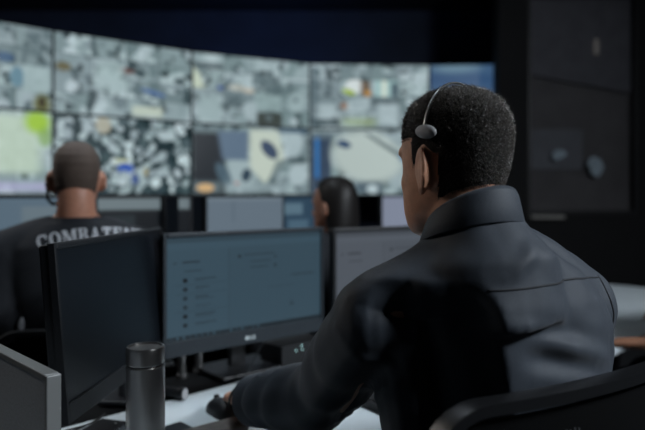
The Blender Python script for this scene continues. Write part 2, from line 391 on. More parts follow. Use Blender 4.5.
    if (c, r) == (3, 1):
        P = feeds(63, lo=130, hi=165, darks=.3)
        P.rect(0, .05, .17, 1, s2l((38, 55, 78)), .95, soft=.03); P.rect(.035, .1, .07, .75, s2l((48, 110, 170)), 1, soft=.02); P.rect(0, .04, .16, .14, G(120), .5)
        P.ell(.48, .42, .30, .40, s2l((172, 186, 182)), .97, .25, .35); P.ell(.28, .22, .06, .06, s2l((45, 70, 100)), 1, .3); P.poly([(.45, .06), (.50, .06), (.98, .60), (.93, .66)], G(80), .85)
        P.poly([(.60, .05), (1, .05), (1, .55)], G(158), .8); P.ell(.80, .42, .06, .08, s2l((95, 125, 150)), .8); P.ell(.92, .65, .04, .06, s2l((50, 75, 105)), .9)
        P.rect(.35, .80, .60, .98, s2l((50, 70, 85)), .8, soft=.06); P.ell(.52, .92, .05, .07, G(190), .95); P.ell(.74, .82, .08, .1, G(165), .8); return P
    P = Pic(64, 36, s2l((44, 72, 108)))
    P.rect(0, 0, 1, .16, s2l((72, 100, 128)), .7, soft=.2); P.ell(.22, .05, .2, .07, s2l((105, 135, 150)), .7, soft=.9); P.ell(.3, .35, .4, .1, s2l((62, 90, 122)), .7, soft=.9)
    P.rect(0, .4, .2, .75, s2l((60, 90, 120)), .6, soft=.3); return P
wall_labels = {
    (0, 0): 'upper video wall screen at the left edge, with a small brown-green patch in its corner',
    (0, 1): 'lower video wall screen at the left edge, cream picture with a bright green patch',
    (1, 0): 'upper video wall screen of pale grey camera feeds above the shaven-headed man',
    (1, 1): 'lower video wall screen full of white blobs with one vivid blue spot',
    (2, 0): 'upper video wall screen with a dark square holding a small ring',
    (2, 1): 'lower video wall screen with a black left side and a dark car seen from above',
    (3, 0): 'upper video wall screen with green and orange specks beside white bars',
    (3, 1): 'lower video wall screen with one large pale road view and a blue strip',
    (4, 0): 'upper video wall screen with a dim plain blue picture',
    (4, 1): 'lower video wall screen with a dim blue picture behind the seated man\'s head',
}
for c in range(5):
    a, b = Vector((*cor[c], 0)), Vector((*cor[c+1], 0)); d = b-a; w = d.length; rz = math.atan2(d.y, d.x)
    for r in range(2):
        mid = (a+b)/2; z0 = 1.25+(1-r)*PH
        t = thing('video_wall_screen', wall_labels[(c, r)], 'screen', (mid.x, mid.y, z0), rz, 'screens of the curved video wall')
        g = .008
        MB().box((0, .05, PH/2), (w-.004, .08, PH-.004), bev=.004).obj('screen_housing', 'matte', t)
        f = MB()
        for sx in (-1, 1): f.box((sx*(w/2-.002-g/2), .004, PH/2), (g, .012, PH-.004))
        for sz in (0, 1): f.box((0, .004, .002+g/2+sz*(PH-.004-g)), (w-.004-2*g, .012, g))
        f.obj('bezel', 'matte', t)
        P = panel_pic(c, r)
        grid_screen('display', w-.004-2*g, PH-.004-2*g, P.nx, P.ny, P.p, t, (0, .005, PH/2))
rk = thing('video_wall_rack', 'black steel rack carrying the curved video wall screens', 'rack', (0, 6.2, 0))
for i, (x, y) in enumerate(cor):
    if i == 0: n = Vector((-.68, .73, 0))
    else:
        d = Vector((x-cor[i-1][0], y-cor[i-1][1], 0)).normalized(); n = Vector((-d.y, d.x, 0))
    p = Vector((x, y, 0))+n*.20
    MB().box((p.x, p.y-6.2, 1.3), (.06, .06, 2.6), bev=.004).obj('rack_post', 'matte', rk)
for z in (1.6, 2.3):
    pts = []
    for i, (x, y) in enumerate(cor):
        d = Vector((cor[max(i, 1)][0]-cor[max(i, 1)-1][0], cor[max(i, 1)][1]-cor[max(i, 1)-1][1], 0)).normalized(); n = Vector((-d.y, d.x, 0))
        pts.append((x+n.x*.14, y+n.y*.14-6.2, z))
    MB().tube(pts, .035, 8).obj('rack_rail', 'matte', rk)
# blue strip lamp hidden on top of the video wall, washing the wall behind it
ls = MB().box((0, 0, 0), (1.9, .03, .02)).obj('light_strip', mat('blue_strip', (.1, .1, .2), .5, emit=(.05, .15, .6), estr=1.2)); ls.location = (-.75, 6.55, 2.63); ls.rotation_euler = (0, 0, R(30))
tag(ls, 'blue light strip along the top of the video wall', 'lamp')
L = bpy.data.lights.new('light_strip_glow', 'AREA'); L.shape = 'RECTANGLE'; L.size = 1.9; L.size_y = .05; L.energy = 4; L.color = (.12, .3, 1.0)
lo = bpy.data.objects.new('light_strip_glow', L); COL.objects.link(lo); lo.location = (-.75, 6.56, 2.66); lo.rotation_euler = (R(130), 0, R(30))

# ------------------------------------------------------------------ desks (rows run along u, 45 degrees)
U = Vector((math.sqrt(.5), math.sqrt(.5), 0)); V = Vector((-math.sqrt(.5), math.sqrt(.5), 0))
def uv(u, v, z=0): p = U*u+V*v; return Vector((p.x, p.y, z))
DZ = .74
def desk(u0, u1, v0, v1, label, top):
    c = uv((u0+u1)/2, (v0+v1)/2); t = thing('desk', label, 'desk', c, R(45))
    w, d = u1-u0, v1-v0
    MB().box((0, 0, DZ-.014), (w, d, .028), bev=.004).obj('desktop', top, t)
    n = max(2, int(w/1.3)+1)
    for i in range(n):
        x = -w/2+.06+(w-.12)*i/(n-1)
        for y in (-d/2+.05, d/2-.05): MB().box((x, y, (DZ-.028)/2), (.045, .045, DZ-.028), bev=.004).obj('leg', 'black', t)
    MB().box((0, d/2-.03, .5), (w-.2, .018, .36), bev=.003).obj('modesty_panel', 'matte', t)
    return t
desk(.10, 3.7, .79, 1.376, 'long white desk in the front row, where the man with the headset works', 'desk')
desk(-.6, 4.0, 2.20, 2.72, 'dark desk in the second row, carrying the monitors below the video wall', 'deskdark')
# black equipment rail behind the front desk, with steel posts
rl = thing('equipment_rail', 'black equipment rail with steel posts running behind the white desk', 'rail', uv(1.9, 1.475), R(45))
MB().box((0, 0, DZ-.03), (3.4, .17, .05), bev=.004).obj('rail_beam', 'deepblack', rl)
for x in (-1.6, -.2, 1.6): MB().box((x, 0, (DZ-.055)/2), (.06, .08, DZ-.055), bev=.004).obj('leg', 'matte', rl)
def wl_(p, o): # world -> local of rail
    return o.matrix_basis.inverted() @ Vector(p)
for px, Y in ((182, 1.77), (199, 1.82)):
    X = (px-322.5)/627*Y; q = wl_((X, Y, 0), rl)
    MB().lathe([(.016, DZ-.005), (.016, DZ+.005), (.0125, DZ+.006), (.0125, DZ+.20), (.008, DZ+.203)], 20, (q.x, q.y, 0)).obj('post', 'steeldark', rl, 40)

# desk divider (bottom left)
dv = thing('desk_divider', 'grey fabric desk divider with pale metal edge trim', 'divider', uv(.352, 1.125, DZ), R(135))
# local x runs along v
LX, HZ, TH = .49, .26, .018
MB().box((0, 0, HZ/2+.002), (LX-.02, TH*.8, HZ-.012), bev=.002).obj('fabric_panel', 'fabricpanel', dv)
tr = MB()
tr.box((-LX/2+.003, 0, HZ/2), (.008, TH*1.15, HZ), bev=.0015); tr.box((LX/2-.003, 0, HZ/2), (.008, TH*1.15, HZ), bev=.0015)
tr.box((0, 0, HZ-.004), (LX-.014, TH*1.15, .009), bev=.0015)
tr.obj('edge_trim', 'trim', dv)
for x in (-.18, .18): MB().box((x, 0, .003), (.05, .05, .006), bev=.001).obj('foot', 'black', dv)

# ------------------------------------------------------------------ monitors
def monitor(label, pos, rz, zt, w=.545, h=.325, tilt=0.0, pic=None, bez='bezelblk', chin=.030, desk_z=DZ, group=None, border=.009, logo=False, base=(.22, .17), stand=True, sx0=0.0):
    t = thing('monitor', label, 'monitor', (pos[0], pos[1], desk_z), rz, group)
    zb = zt-h-desk_z
    head = Matrix.Translation((0, 0, zb)) @ Matrix.Rotation(-tilt, 4, 'X')
    hs = MB(); hs.box((0, .018, h/2), (w-.004, .024, h-.004), bev=.006, mtx=head); hs.box((0, .038, h*.5), (w*.55, .026, h*.6), bev=.01, mtx=head)
    hs.obj('housing', 'black', t)
    f = MB()
    for sx in (-1, 1): f.box((sx*(w/2-border/2), .004, h/2), (border, .014, h), bev=.0012, mtx=head)
    f.box((0, .004, h-border*.7), (w-2*border, .014, border*1.4), bev=.0045, mtx=head); f.box((0, .004, chin/2), (w-2*border, .014, chin), bev=.0012, mtx=head)
    f.obj('bezel', bez, t)
    sw, sh = w-2*border, h-chin-border*1.4
    loc = head @ Vector((0, .003, chin+sh/2))
    if pic is not None:
        o = grid_screen('display', sw, sh, pic.nx, pic.ny, pic.p, t, loc)
    else:
        o = MB().box((0, .002, 0), (sw, .004, sh)).obj('display', 'offscreen', t); o.location = loc
    o.rotation_euler = (-tilt, 0, 0)
    if stand:
        st = MB(); st.box((sx0, .075, zb*.5+.07), (.055, .022, zb+.14), bev=.006); st.box((sx0, .06, zb+.12), (.09, .03, .08), bev=.005)
        st.obj('stand_neck', 'black', t)
        MB().box((sx0, .055, .006), (base[0], base[1], .012), bev=.004).obj('stand_base', 'black', t)
    if logo:
        lg = MB()
        # round badge with a face-like mark, then the letters L and G
        x0, s, y = -.016, .0055, -.0042
        def q(a, b, c_, d_): lg.box(((a+c_)/2, y, (b+d_)/2), (abs(c_-a), .0012, abs(d_-b)), mtx=head)
        zc = chin*.45
        n = 20
        lg.loft([[head @ Vector((x0+s*math.cos(2*PI*k/n), y+dy, zc+s*math.sin(2*PI*k/n))) for k in range(n)] for dy in (-.0006, .0006)])
        lx = x0+.010
        q(lx, zc-.005, lx+.002, zc+.005); q(lx, zc-.005, lx+.006, zc-.003)
        gx = lx+.009
        q(gx, zc-.005, gx+.002, zc+.005); q(gx, zc-.005, gx+.008, zc-.003); q(gx, zc+.003, gx+.008, zc+.005); q(gx+.006, zc-.005, gx+.008, zc+.0005); q(gx+.0035, zc-.0012, gx+.008, zc+.0005)
        lg.obj('logo', 'logo', t)
    return t
def work_pic(bg, seed, rows=True):
    P = Pic(240, 132, s2l(bg)); rnd = random.Random(seed); bg = np.array(bg, float)
    P.rect(0, 0, 1, .05, s2l(bg*.86), .8); P.rect(0, .05, 1, .12, s2l(bg*1.06)); P.rect(0, .955, 1, 1, s2l(bg*.45))
    for k in range(16): P.rect(.02+k*.035, .965, .035+k*.035, .99, s2l(bg*rnd.uniform(.6, 1.2)))
    P.rect(0, .12, .36, .955, s2l(bg*1.03)); P.rect(.36, .12, .363, .955, s2l(bg*.85))
    P.rect(.04, .235, .055, .25, s2l(bg*.5)); P.rect(.09, .23, .19, .25, s2l(bg*.66))
    P.rect(.10, .325, .20, .34, s2l(bg*.82))
    if rows:
        for k in range(6):
            v = .42+k*.088
            P.ell(.105, v, .014, .022, s2l(bg*rnd.choice([.3, .5, .65])), 1)
            P.rect(.16, v-.016, .16+rnd.uniform(.08, .16), v-.003, s2l(bg*.78)); P.rect(.16, v+.008, .16+rnd.uniform(.05, .12), v+.018, s2l(bg*.88))
            P.rect(.05, v+.042, .35, v+.046, s2l(bg*.9))
    P.ell(.43, .22, .012, .016, s2l(bg*.55), 1); P.rect(.46, .20, .66, .215, s2l(bg*.78)); P.rect(.66, .24, .675, .26, s2l(bg*.55)); P.rect(.66, .32, .675, .36, s2l(bg*.55))
    P.rect(.50, .28, .64, .295, s2l(bg*.8)); P.rect(.50, .335, .62, .35, s2l(bg*.8))
    P.rect(.78, .46, .95, .475, s2l(bg*.72)); P.rect(.62, .57, .80, .58, s2l(bg*.85)); P.poly([(.775, .80), (.785, .755), (.795, .80)], s2l(bg*.4), 1)
    return P
monitor('large monitor with pale blue-grey list on screen, in front of the seated man', (-.205, 1.798), R(40.5), 1.150, pic=work_pic((50, 70, 82), 1), bez='bezel', chin=.040, logo=True, border=.010)
monitor('dark blank monitor standing edge-on to us, left of the steel thermos flask', (-.432, 1.402), R(85.5), 1.165, w=.575, tilt=R(4.7), chin=.034, logo=True, base=(.13, .13), sx0=.17)
monitor('grey-lit monitor half hidden behind the seated man\'s left shoulder', (.262, 2.105), R(33), 1.146, pic=work_pic((74, 80, 88), 4, rows=False), chin=.03, border=.011)

def plain(bg, seed, bars=()):
    P = Pic(60, 34, s2l(bg)); rnd = random.Random(seed)
    for (u0, v0, u1, v1, c) in bars: P.rect(u0, v0, u1, v1, s2l(c), soft=.02)
    return P
row2 = 'monitors on the second row desk'
def row_monitor(px, v, rz, label, pic, bez='bezelblk', zt=1.25, **k):
    a = (px-322.5)/627; Y = v/(.70711*(1-a)); X = a*Y
    return monitor(label, (X, Y), R(rz), zt, pic=pic, bez=bez, group=row2, h=.34, **k)
row_monitor(22, 2.46, 30, 'blue-grey lit monitor on the second row, left of the shaven-headed man', plain((86, 104, 118), 1, [(.5, .1, 1, 1, (98, 113, 122)), (0, .25, .15, .9, (70, 105, 140))]))
row_monitor(133, 2.44, 38, 'second-row monitor with a dark picture below a pale top bar, right of the shaven-headed man', plain((14, 18, 22), 2, [(0, 0, 1, .17, (104, 117, 122)), (.18, .24, .52, .40, (34, 42, 46)), (.66, .56, .90, .68, (46, 54, 56))]))
row_monitor(192, 2.44, 62, 'switched-off second-row monitor between the dark picture and the pale grey one', None, w=.36)
row_monitor(247, 2.44, 44, 'plain pale grey lit monitor on the second row above the large monitor', plain((96, 110, 122), 3, [(.32, 0, .34, .4, (82, 96, 108)), (0, 0, 1, .05, (110, 124, 134))]), w=.48)
row_monitor(303, 2.44, 40, 'second-row monitor with a mottled blue picture beside the dark-haired woman', plain((44, 66, 84), 4, [(.1, .1, .5, .3, (85, 110, 125)), (.25, .4, .6, .7, (70, 95, 112)), (.0, .6, .3, .9, (30, 48, 62))]), w=.40)
row_monitor(408, 2.44, 34, 'lavender-grey lit monitor on the second row beside the seated man\'s chin', plain((124, 132, 150), 5), w=.44)

# ------------------------------------------------------------------ small things on the front desk
th = thing('thermos_flask', 'brushed steel thermos flask standing on the white desk', 'flask', (-.326, 1.155, DZ))
MB().lathe([(.030, 0), (.0345, .003), (.035, .006), (.035, .196), (.0335, .1985)], 56).obj('flask_body', 'steel', th, 30)
MB().lathe([(.0325, .197), (.0325, .2015)], 56).obj('seal_ring', 'rubber', th, 30)
MB().lathe([(.0335, .2005), (.035, .203), (.035, .229), (.0335, .232), (.030, .2325), (.029, .229)], 56).obj('flask_lid', 'steel', th, 30)

fl = thing('flashlight', 'small black cylinder with a grey end lying behind the thermos flask', 'flashlight', (-.385, 1.575, DZ+.0155), R(-20))
MB().cyl((-.05, 0, 0), (.028, 0, 0), .0135, n=24).obj('barrel', 'black', fl, 40)
MB().tube([(.028, 0, 0), (.032, 0, 0), (.045, 0, 0)], [.0135, .0155, .0155], 24).obj('head_cap', 'black', fl, 40)
MB().cyl((.045, 0, 0), (.0462, 0, 0), .013, n=24).obj('lens', 'padgrey', fl, 40)

ph = thing('phone', 'black phone lying on the desk to the right of the thermos foot', 'phone', (-.292, 1.315, DZ), R(45))
MB().box((0, 0, .0045), (.075, .14, .009), bev=.003).obj('phone_body', 'black', ph); MB().box((0, 0, .0092), (.068, .13, .0008)).obj('phone_screen', 'offscreen', ph)

nt_ = thing('notebook', 'black notebook on the desk left of the thermos flask, one corner showing', 'notebook', (-.476, 1.315, DZ), R(-18))
MB().box((0, 0, .008), (.07, .14, .014), bev=.002).obj('cover', 'black', nt_); MB().box((.002, 0, .008), (.069, .136, .010)).obj('pages', 'deskdark', nt_)
MB().box((.012, .05, .0158), (.006, .006, .0012)).obj('clasp', 'trim', nt_)
def mouse(loc, rz, label):
    t = thing('mouse', label, 'mouse', loc, rz)
    rings = []
    for i in range(11):
        q = i/10; y = -.055+.11*q; e = math.sqrt(max(.02, 1-(2*q-1)**4)); w = .031*e*(1-.08*q); h = .036*e*(1-.35*abs(q-.4))
        rings.append([(w*math.cos(a)*(1 if math.sin(a) >= 0 else .94), y, max(0, math.sin(a))*h+.001) for a in [2*PI*k/24 for k in range(24)]])
    MB().loft(rings).obj('mouse_shell', 'black', t, 60); MB().cyl((-.004, .03, .031), (.004, .03, .031), .007, n=16).obj('scroll_wheel', 'rubber', t, 60)
    return t
mouse((-.232, 1.462, DZ), R(38), 'black computer mouse on the desk at the seated man\'s left hand')
wr = MB().box((0, 0, .012), (.16, .06, .022), bev=.009).obj('wrist_rest', 'wrist', None, 60); wr.location = (-.235, 1.318, DZ); wr.rotation_euler = (0, 0, R(40))
tag(wr, 'brown-grey wrist rest on the desk in front of the mouse', 'wrist rest')

def cable(label, pts, r=.0022, m='rubber'):
    # smooth through points
    P = [Vector(p) for p in pts]; out = []
    for i in range(len(P)-1):
        p0, p1, p2, p3 = P[max(i-1, 0)], P[i], P[i+1], P[min(i+2, len(P)-1)]
        for k in range(8):
            t = k/8
            out.append(.5*((2*p1)+(p2-p0)*t+(2*p0-5*p1+4*p2-p3)*t*t+(-p0+3*p1-3*p2+p3)*t**3))
    out.append(P[-1])
    return tag(MB().tube(out, r, 8).obj('cable', m, None, 180), label, 'cable')
z = DZ+.003
cable('thin black cable looped on the desk under the dark blank monitor', [(-.62, 1.33, z), (-.56, 1.345, z), (-.51, 1.40, z), (-.495, 1.425, z+.01), (-.505, 1.40, z+.004), (-.54, 1.33, z), (-.57, 1.24, z)])
cable('black cable crossing the white desk between the man\'s arm and his chest', [(.02, 1.60, z), (.07, 1.54, z), (.12, 1.47, z), (.17, 1.40, z), (.23, 1.38, z)])
cable('dark cable hanging from the large monitor down to the desk by the hand', [(-.165, 1.875, .835), (-.18, 1.80, .81), (-.20, 1.70, .775), (-.214, 1.64, z), (-.20, 1.60, z)], .0024, 'bezelblk')
nb = thing('network_switch', 'small black box with teal lights on the rail below the large monitor', 'network switch', (-.09, 1.93, DZ-.004), R(45))
MB().box((0, 0, .035), (.18, .10, .07), bev=.004).obj('switch_case', 'matte', nb)
for x, zz in ((-.035, .050), (-.012, .062), (-.010, .050), (.02, .03)): MB().ball((x, -.051, zz), .0028, u=10, v=6).obj('indicator_light', 'led', nb)
# keyboard in front of the man, hidden behind his arm from here
kb = thing('keyboard', 'black keyboard on the desk in front of the seated man', 'keyboard', uv(1.33, .96, DZ), R(45))
MB().box((0, 0, .009), (.40, .13, .018), bev=.004).obj('keyboard_body', 'black', kb)
kk = MB()
for r_ in range(5):
    for c_ in range(14): kk.box((-.182+c_*.028, -.048+r_*.024, .021), (.023, .019, .006), bev=.0015)
o = kk.obj('keys', 'matte', kb)

# ------------------------------------------------------------------ chairs
def office_chair(label, loc, rz, top=1.0, w=.5, mark=False, bh=.5, group=None):
    t = thing('office_chair', label, 'chair', loc, rz, group)   # local: +y is where the sitter looks; back at y=0
    # backrest: curved rounded rectangle frame + mesh
    def pt(x, zc, y=0): return Vector((x, y-.05*(1-(2*x/w)**2)*.0+.03*(2*x/w)**2-.03*((zc-top)/bh+.5), zc))
    rc = .07; loop = []
    for cx, cz, a0 in ((w/2-rc, top-rc, 0), (-w/2+rc, top-rc, 90), (-w/2+rc, top-bh+rc, 180), (w/2-rc, top-bh+rc, 270)):
        for k in range(7):
            a = R(a0+k*15); loop.append((cx+rc*math.cos(a), cz+rc*math.sin(a)))
    dense = []
    for i in range(len(loop)):
        a, b = Vector(loop[i]), Vector(loop[(i+1) % len(loop)])
        n = max(1, int((b-a).length/.04))
        for k in range(n): dense.append(a.lerp(b, k/n))
    fr = MB(); n = len(dense); vs = []; prof = [(-.003, -.014), (.012, -.014), (.014, 0), (.012, .014), (-.003, .014), (-.005, 0)]
    cen = Vector((0, top-bh/2))
    for i, p in enumerate(dense):
        tan = (dense[(i+1) % n]-dense[i-1]).normalized(); nor = Vector((tan.y, -tan.x))
        for a_, b_ in prof:
            q = p+nor*(a_-.012); v = pt(q.x, q.y); v.y += b_; vs.append(v)
    m_ = len(prof)
    fs = [(i*m_+k, i*m_+(k+1) % m_, ((i+1) % n)*m_+(k+1) % m_, ((i+1) % n)*m_+k) for i in range(n) for k in range(m_)]
    fr.add(vs, fs); fr.obj('back_frame', 'chair', t, 50)
    ms = MB(); nx, nz = 16, 10; vs = []
    for s in (-.004, .004):
        for j in range(nz+1):
            for i in range(nx+1):
                x = (w-.05)*(i/nx-.5); zc = top-bh+.025+(bh-.05)*j/nz
                # round the corners
                ax, az = abs(x)-(w/2-.025-.05), abs(zc-(top-bh/2))-(bh/2-.025-.05)
                if ax > 0 and az > 0:
                    l = math.hypot(ax, az)
                    if l > .05: x = math.copysign(w/2-.075+ax*.05/l, x); zc = top-bh/2+math.copysign(bh/2-.075+az*.05/l, zc-(top-bh/2))
                v = pt(x, zc); v.y += s; vs.append(v)
    N = (nx+1)*(nz+1); fs = []
    for j in range(nz):
        for i in range(nx):
            a = j*(nx+1)+i; fs += [(a, a+1, a+nx+2, a+nx+1), (N+a, N+a+nx+1, N+a+nx+2, N+a+1)]
    for i in range(nx): fs += [(i, N+i, N+i+1, i+1), (nz*(nx+1)+i, nz*(nx+1)+i+1, N+nz*(nx+1)+i+1, N+nz*(nx+1)+i)]
    for j in range(nz): fs += [(j*(nx+1), (j+1)*(nx+1), N+(j+1)*(nx+1), N+j*(nx+1)), (j*(nx+1)+nx, N+j*(nx+1)+nx, N+(j+1)*(nx+1)+nx, (j+1)*(nx+1)+nx)]
    ms.add(vs, fs); ms.obj('backrest', 'chairmesh', t, 60)
    if mark:
        mk = MB()
        for k in range(9):
            x = -.10+k*.008; v = pt(x, top-.06); mk.box((v.x, v.y-.0055, v.z), (.003, .001, .010+.003*(k % 2)))
        mk.obj('back_mark', 'chairpaint', t)
    MB().box((0, .27, .465), (.48, .46, .07), bev=.025).obj('seat', 'chair', t, 60)
    MB().tube([(0, .02, top-bh*.6), (0, -.035, .55), (0, .05, .42), (0, .25, .415)], [.02, .022, .022, .022], 10).obj('back_support', 'chair', t, 60)
    MB().cyl((0, .26, .10), (0, .26, .43), .026, n=16).obj('gas_column', 'black', t, 40)
    for k in range(5):
        a = R(18+72*k); e = (.28*math.cos(a), .26+.28*math.sin(a), .075)
        lg = MB().tube([(0, .26, .12), (.12*math.cos(a), .26+.12*math.sin(a), .10), e], [.025, .02, .015], 8).obj('leg', 'black', t, 60)
        MB().cyl((e[0]-.012, e[1], .03), (e[0]+.012, e[1], .03), .03, n=14).obj('caster', 'rubber', lg, 40)
    for s in (-1, 1):
        MB().tube([(s*.25, .24, .46), (s*.285, .24, .50), (s*.285, .24, .66)], .014, 8).obj('armrest_post', 'black', t, 60)
        MB().box((s*.285, .25, .67), (.07, .20, .025), bev=.01).obj('armrest', 'black', t, 60)
    return t
office_chair('black office chair in the foreground behind the man with the headset', (.352, .838, 0), R(31), top=1.006, w=.52, mark=True)

# ------------------------------------------------------------------ people
HEAD = [ # z, half width, front y, back y
    (.108, .020, .012, -.030), (.102, .040, .038, -.056), (.088, .058, .066, -.082), (.066, .0705, .086, -.098), (.040, .0765, .095, -.1045),
    (.015, .0780, .0965, -.104), (-.010, .0765, .0930, -.0985), (-.035, .0735, .0935, -.088), (-.060, .0690, .0945, -.070), (-.085, .0610, .0935, -.040),
    (-.105, .0490, .0890, 0.0), (-.118, .0350, .0820, .025), (-.124, .018, .0720, .045)]
def head_profile(z):
    for i in range(len(HEAD)-1):
        if HEAD[i][0] >= z >= HEAD[i+1][0]:
            t = (HEAD[i][0]-z)/(HEAD[i][0]-HEAD[i+1][0]); a, b = HEAD[i], HEAD[i+1]
            return [a[k]+(b[k]-a[k])*t for k in range(1, 4)]
    return list(HEAD[0][1:]) if z > 0 else list(HEAD[-1][1:])
def head_pt(z, ang, off=0.0):
    hw, fy, by = head_profile(z); cy = (fy+by)/2; d = (fy-by)/2
    c, s = math.cos(ang), math.sin(ang); e = 2/2.25
    return Vector(((hw+off)*math.copysign(abs(c)**e, c), cy+(d+off)*math.copysign(abs(s)**e, s), z))
def add_head(mb, T, ears=True):
    rings = []
    for i in range(len(HEAD)-1):
        for k in range(3):
            z = HEAD[i][0]+(HEAD[i+1][0]-HEAD[i][0])*k/3
            rings.append([T @ head_pt(z, 2*PI*j/48) for j in range(48)])
    rings.append([T @ head_pt(HEAD[-1][0], 2*PI*j/48) for j in range(48)])
    mb.loft(rings)
    # nose, brow, lips, chin
    mb.tube([T @ Vector(p) for p in ((0, .089, .010), (0, .100, -.012), (0, .112, -.034), (0, .104, -.044))], [.007, .009, .0125, .009], 12)
    for s in (-1, 1):
        mb.ball(T @ Vector((s*.012, .098, -.042)), .0085, u=12, v=8)
        mb.tube([T @ Vector(p) for p in ((s*.012, .093, .014), (s*.034, .091, .019), (s*.056, .072, .012))], [.007, .008, .006], 10)
        mb.ball(T @ Vector((s*.044, .058, -.036)), (.017, .018, .026), u=12, v=8)
        if ears:
            E = T @ Matrix.Translation((s*.0835, -.014, -.020)) @ Matrix.Rotation(s*R(30), 4, 'Z') @ Matrix.Rotation(R(-10), 4, 'X')
            bm = bmesh.new(); bmesh.ops.create_uvsphere(bm, u_segments=20, v_segments=12, radius=1)
            bm.transform(E @ Matrix.Diagonal((.0095, .019, .030, 1))); mb.frombm(bm)
            ring = [E @ Vector((s*.006, .0195*math.cos(a)-.003, .031*math.sin(a)+.002)) for a in [R(-60+k*24) for k in range(14)]]
            mb.tube(ring, [.0045]*14, 8); mb.ball(E @ Vector((s*.003, .004, -.028)), (.006, .008, .009), u=10, v=8)
    for zz, r_ in ((-.066, .006), (-.074, .0065)): mb.tube([T @ Vector(p) for p in ((-.024, .083, zz), (0, .0955, zz), (.024, .083, zz))], [.003, r_, .003], 10)
    mb.ball(T @ Vector((0, .080, -.108)), (.022, .016, .014), u=14, v=10)
def add_hand(mb, wrist, d, up, curl=.5, s=1.0, side=1):
    """palm, four fingers, thumb; d forward, up = back of the hand, side=+1: thumb towards d x up"""
    d = Vector(d).normalized(); up = Vector(up); up = (up-d*up.dot(d)).normalized(); sd = d.cross(up)*side
    W = Vector(wrist)
    n = 20; rings = []
    for q, hw, ht in ((-.01, .026, .020), (.02, .031, .018), (.05, .039, .0165), (.085, .041, .014), (.095, .036, .011)):
        c = W+d*q*s; rings.append([c+sd*(hw*s*math.cos(2*PI*k/n))+up*(ht*s*math.sin(2*PI*k/n)) for k in range(n)])
    mb.loft(rings)
    for i, (o, L_) in enumerate(((.030, .070), (.010, .079), (-.010, .073), (-.029, .057))):
        p = W+d*(.082*s)+sd*(o*s); pts = [p]; a = 0
        dirv = (d+sd*(o*1.6)).normalized()
        for k, f in enumerate((.42, .32, .26)):
            a += curl*(.55 if k == 0 else .75)
            pts.append(pts[-1]+(dirv*math.cos(a)-up*math.sin(a))*L_*f*s)
        mb.tube(pts, [.0095*s, .0088*s, .0080*s, .0058*s], 12); mb.ball(pts[-1], .0064*s, u=10, v=8)
    p = W+d*.022*s+sd*.024*s; dv_ = (d*.75+sd*.62-up*.25).normalized()
    p1 = p+dv_*.040*s; p2 = p1+(d*.9+sd*.25-up*.25).normalized()*.032*s; p3 = p2+(d*.95-up*.3).normalized()*.024*s
    mb.tube([p, p1, p2, p3], [.0145*s, .0115*s, .0098*s, .0068*s], 12); mb.ball(p3, .0072*s, u=10, v=8)

def ell_ring(c, hw, hd, n=40, e=2.3, right=Vector((1, 0, 0)), fwd=Vector((0, 1, 0))):
    out = []
    for k in range(n):
        a = 2*PI*k/n; co, si = math.cos(a), math.sin(a)
        out.append(Vector(c)+right*(hw*math.copysign(abs(co)**(2/e), co))+fwd*(hd*math.copysign(abs(si)**(2/e), si)))
    return out
def spline(pts, rad, n=6):
    P = [Vector(p) for p in pts]; out = []; ro = []
    for i in range(len(P)-1):
        p0, p1, p2, p3 = P[max(i-1, 0)], P[i], P[i+1], P[min(i+2, len(P)-1)]
        for k in range(n):
            t = k/n; out.append(.5*((2*p1)+(p2-p0)*t+(2*p0-5*p1+4*p2-p3)*t*t+(-p0+3*p1-3*p2+p3)*t**3)); ro.append(rad[i]+(rad[i+1]-rad[i])*t)
    out.append(P[-1]); ro.append(rad[-1]); return out, ro

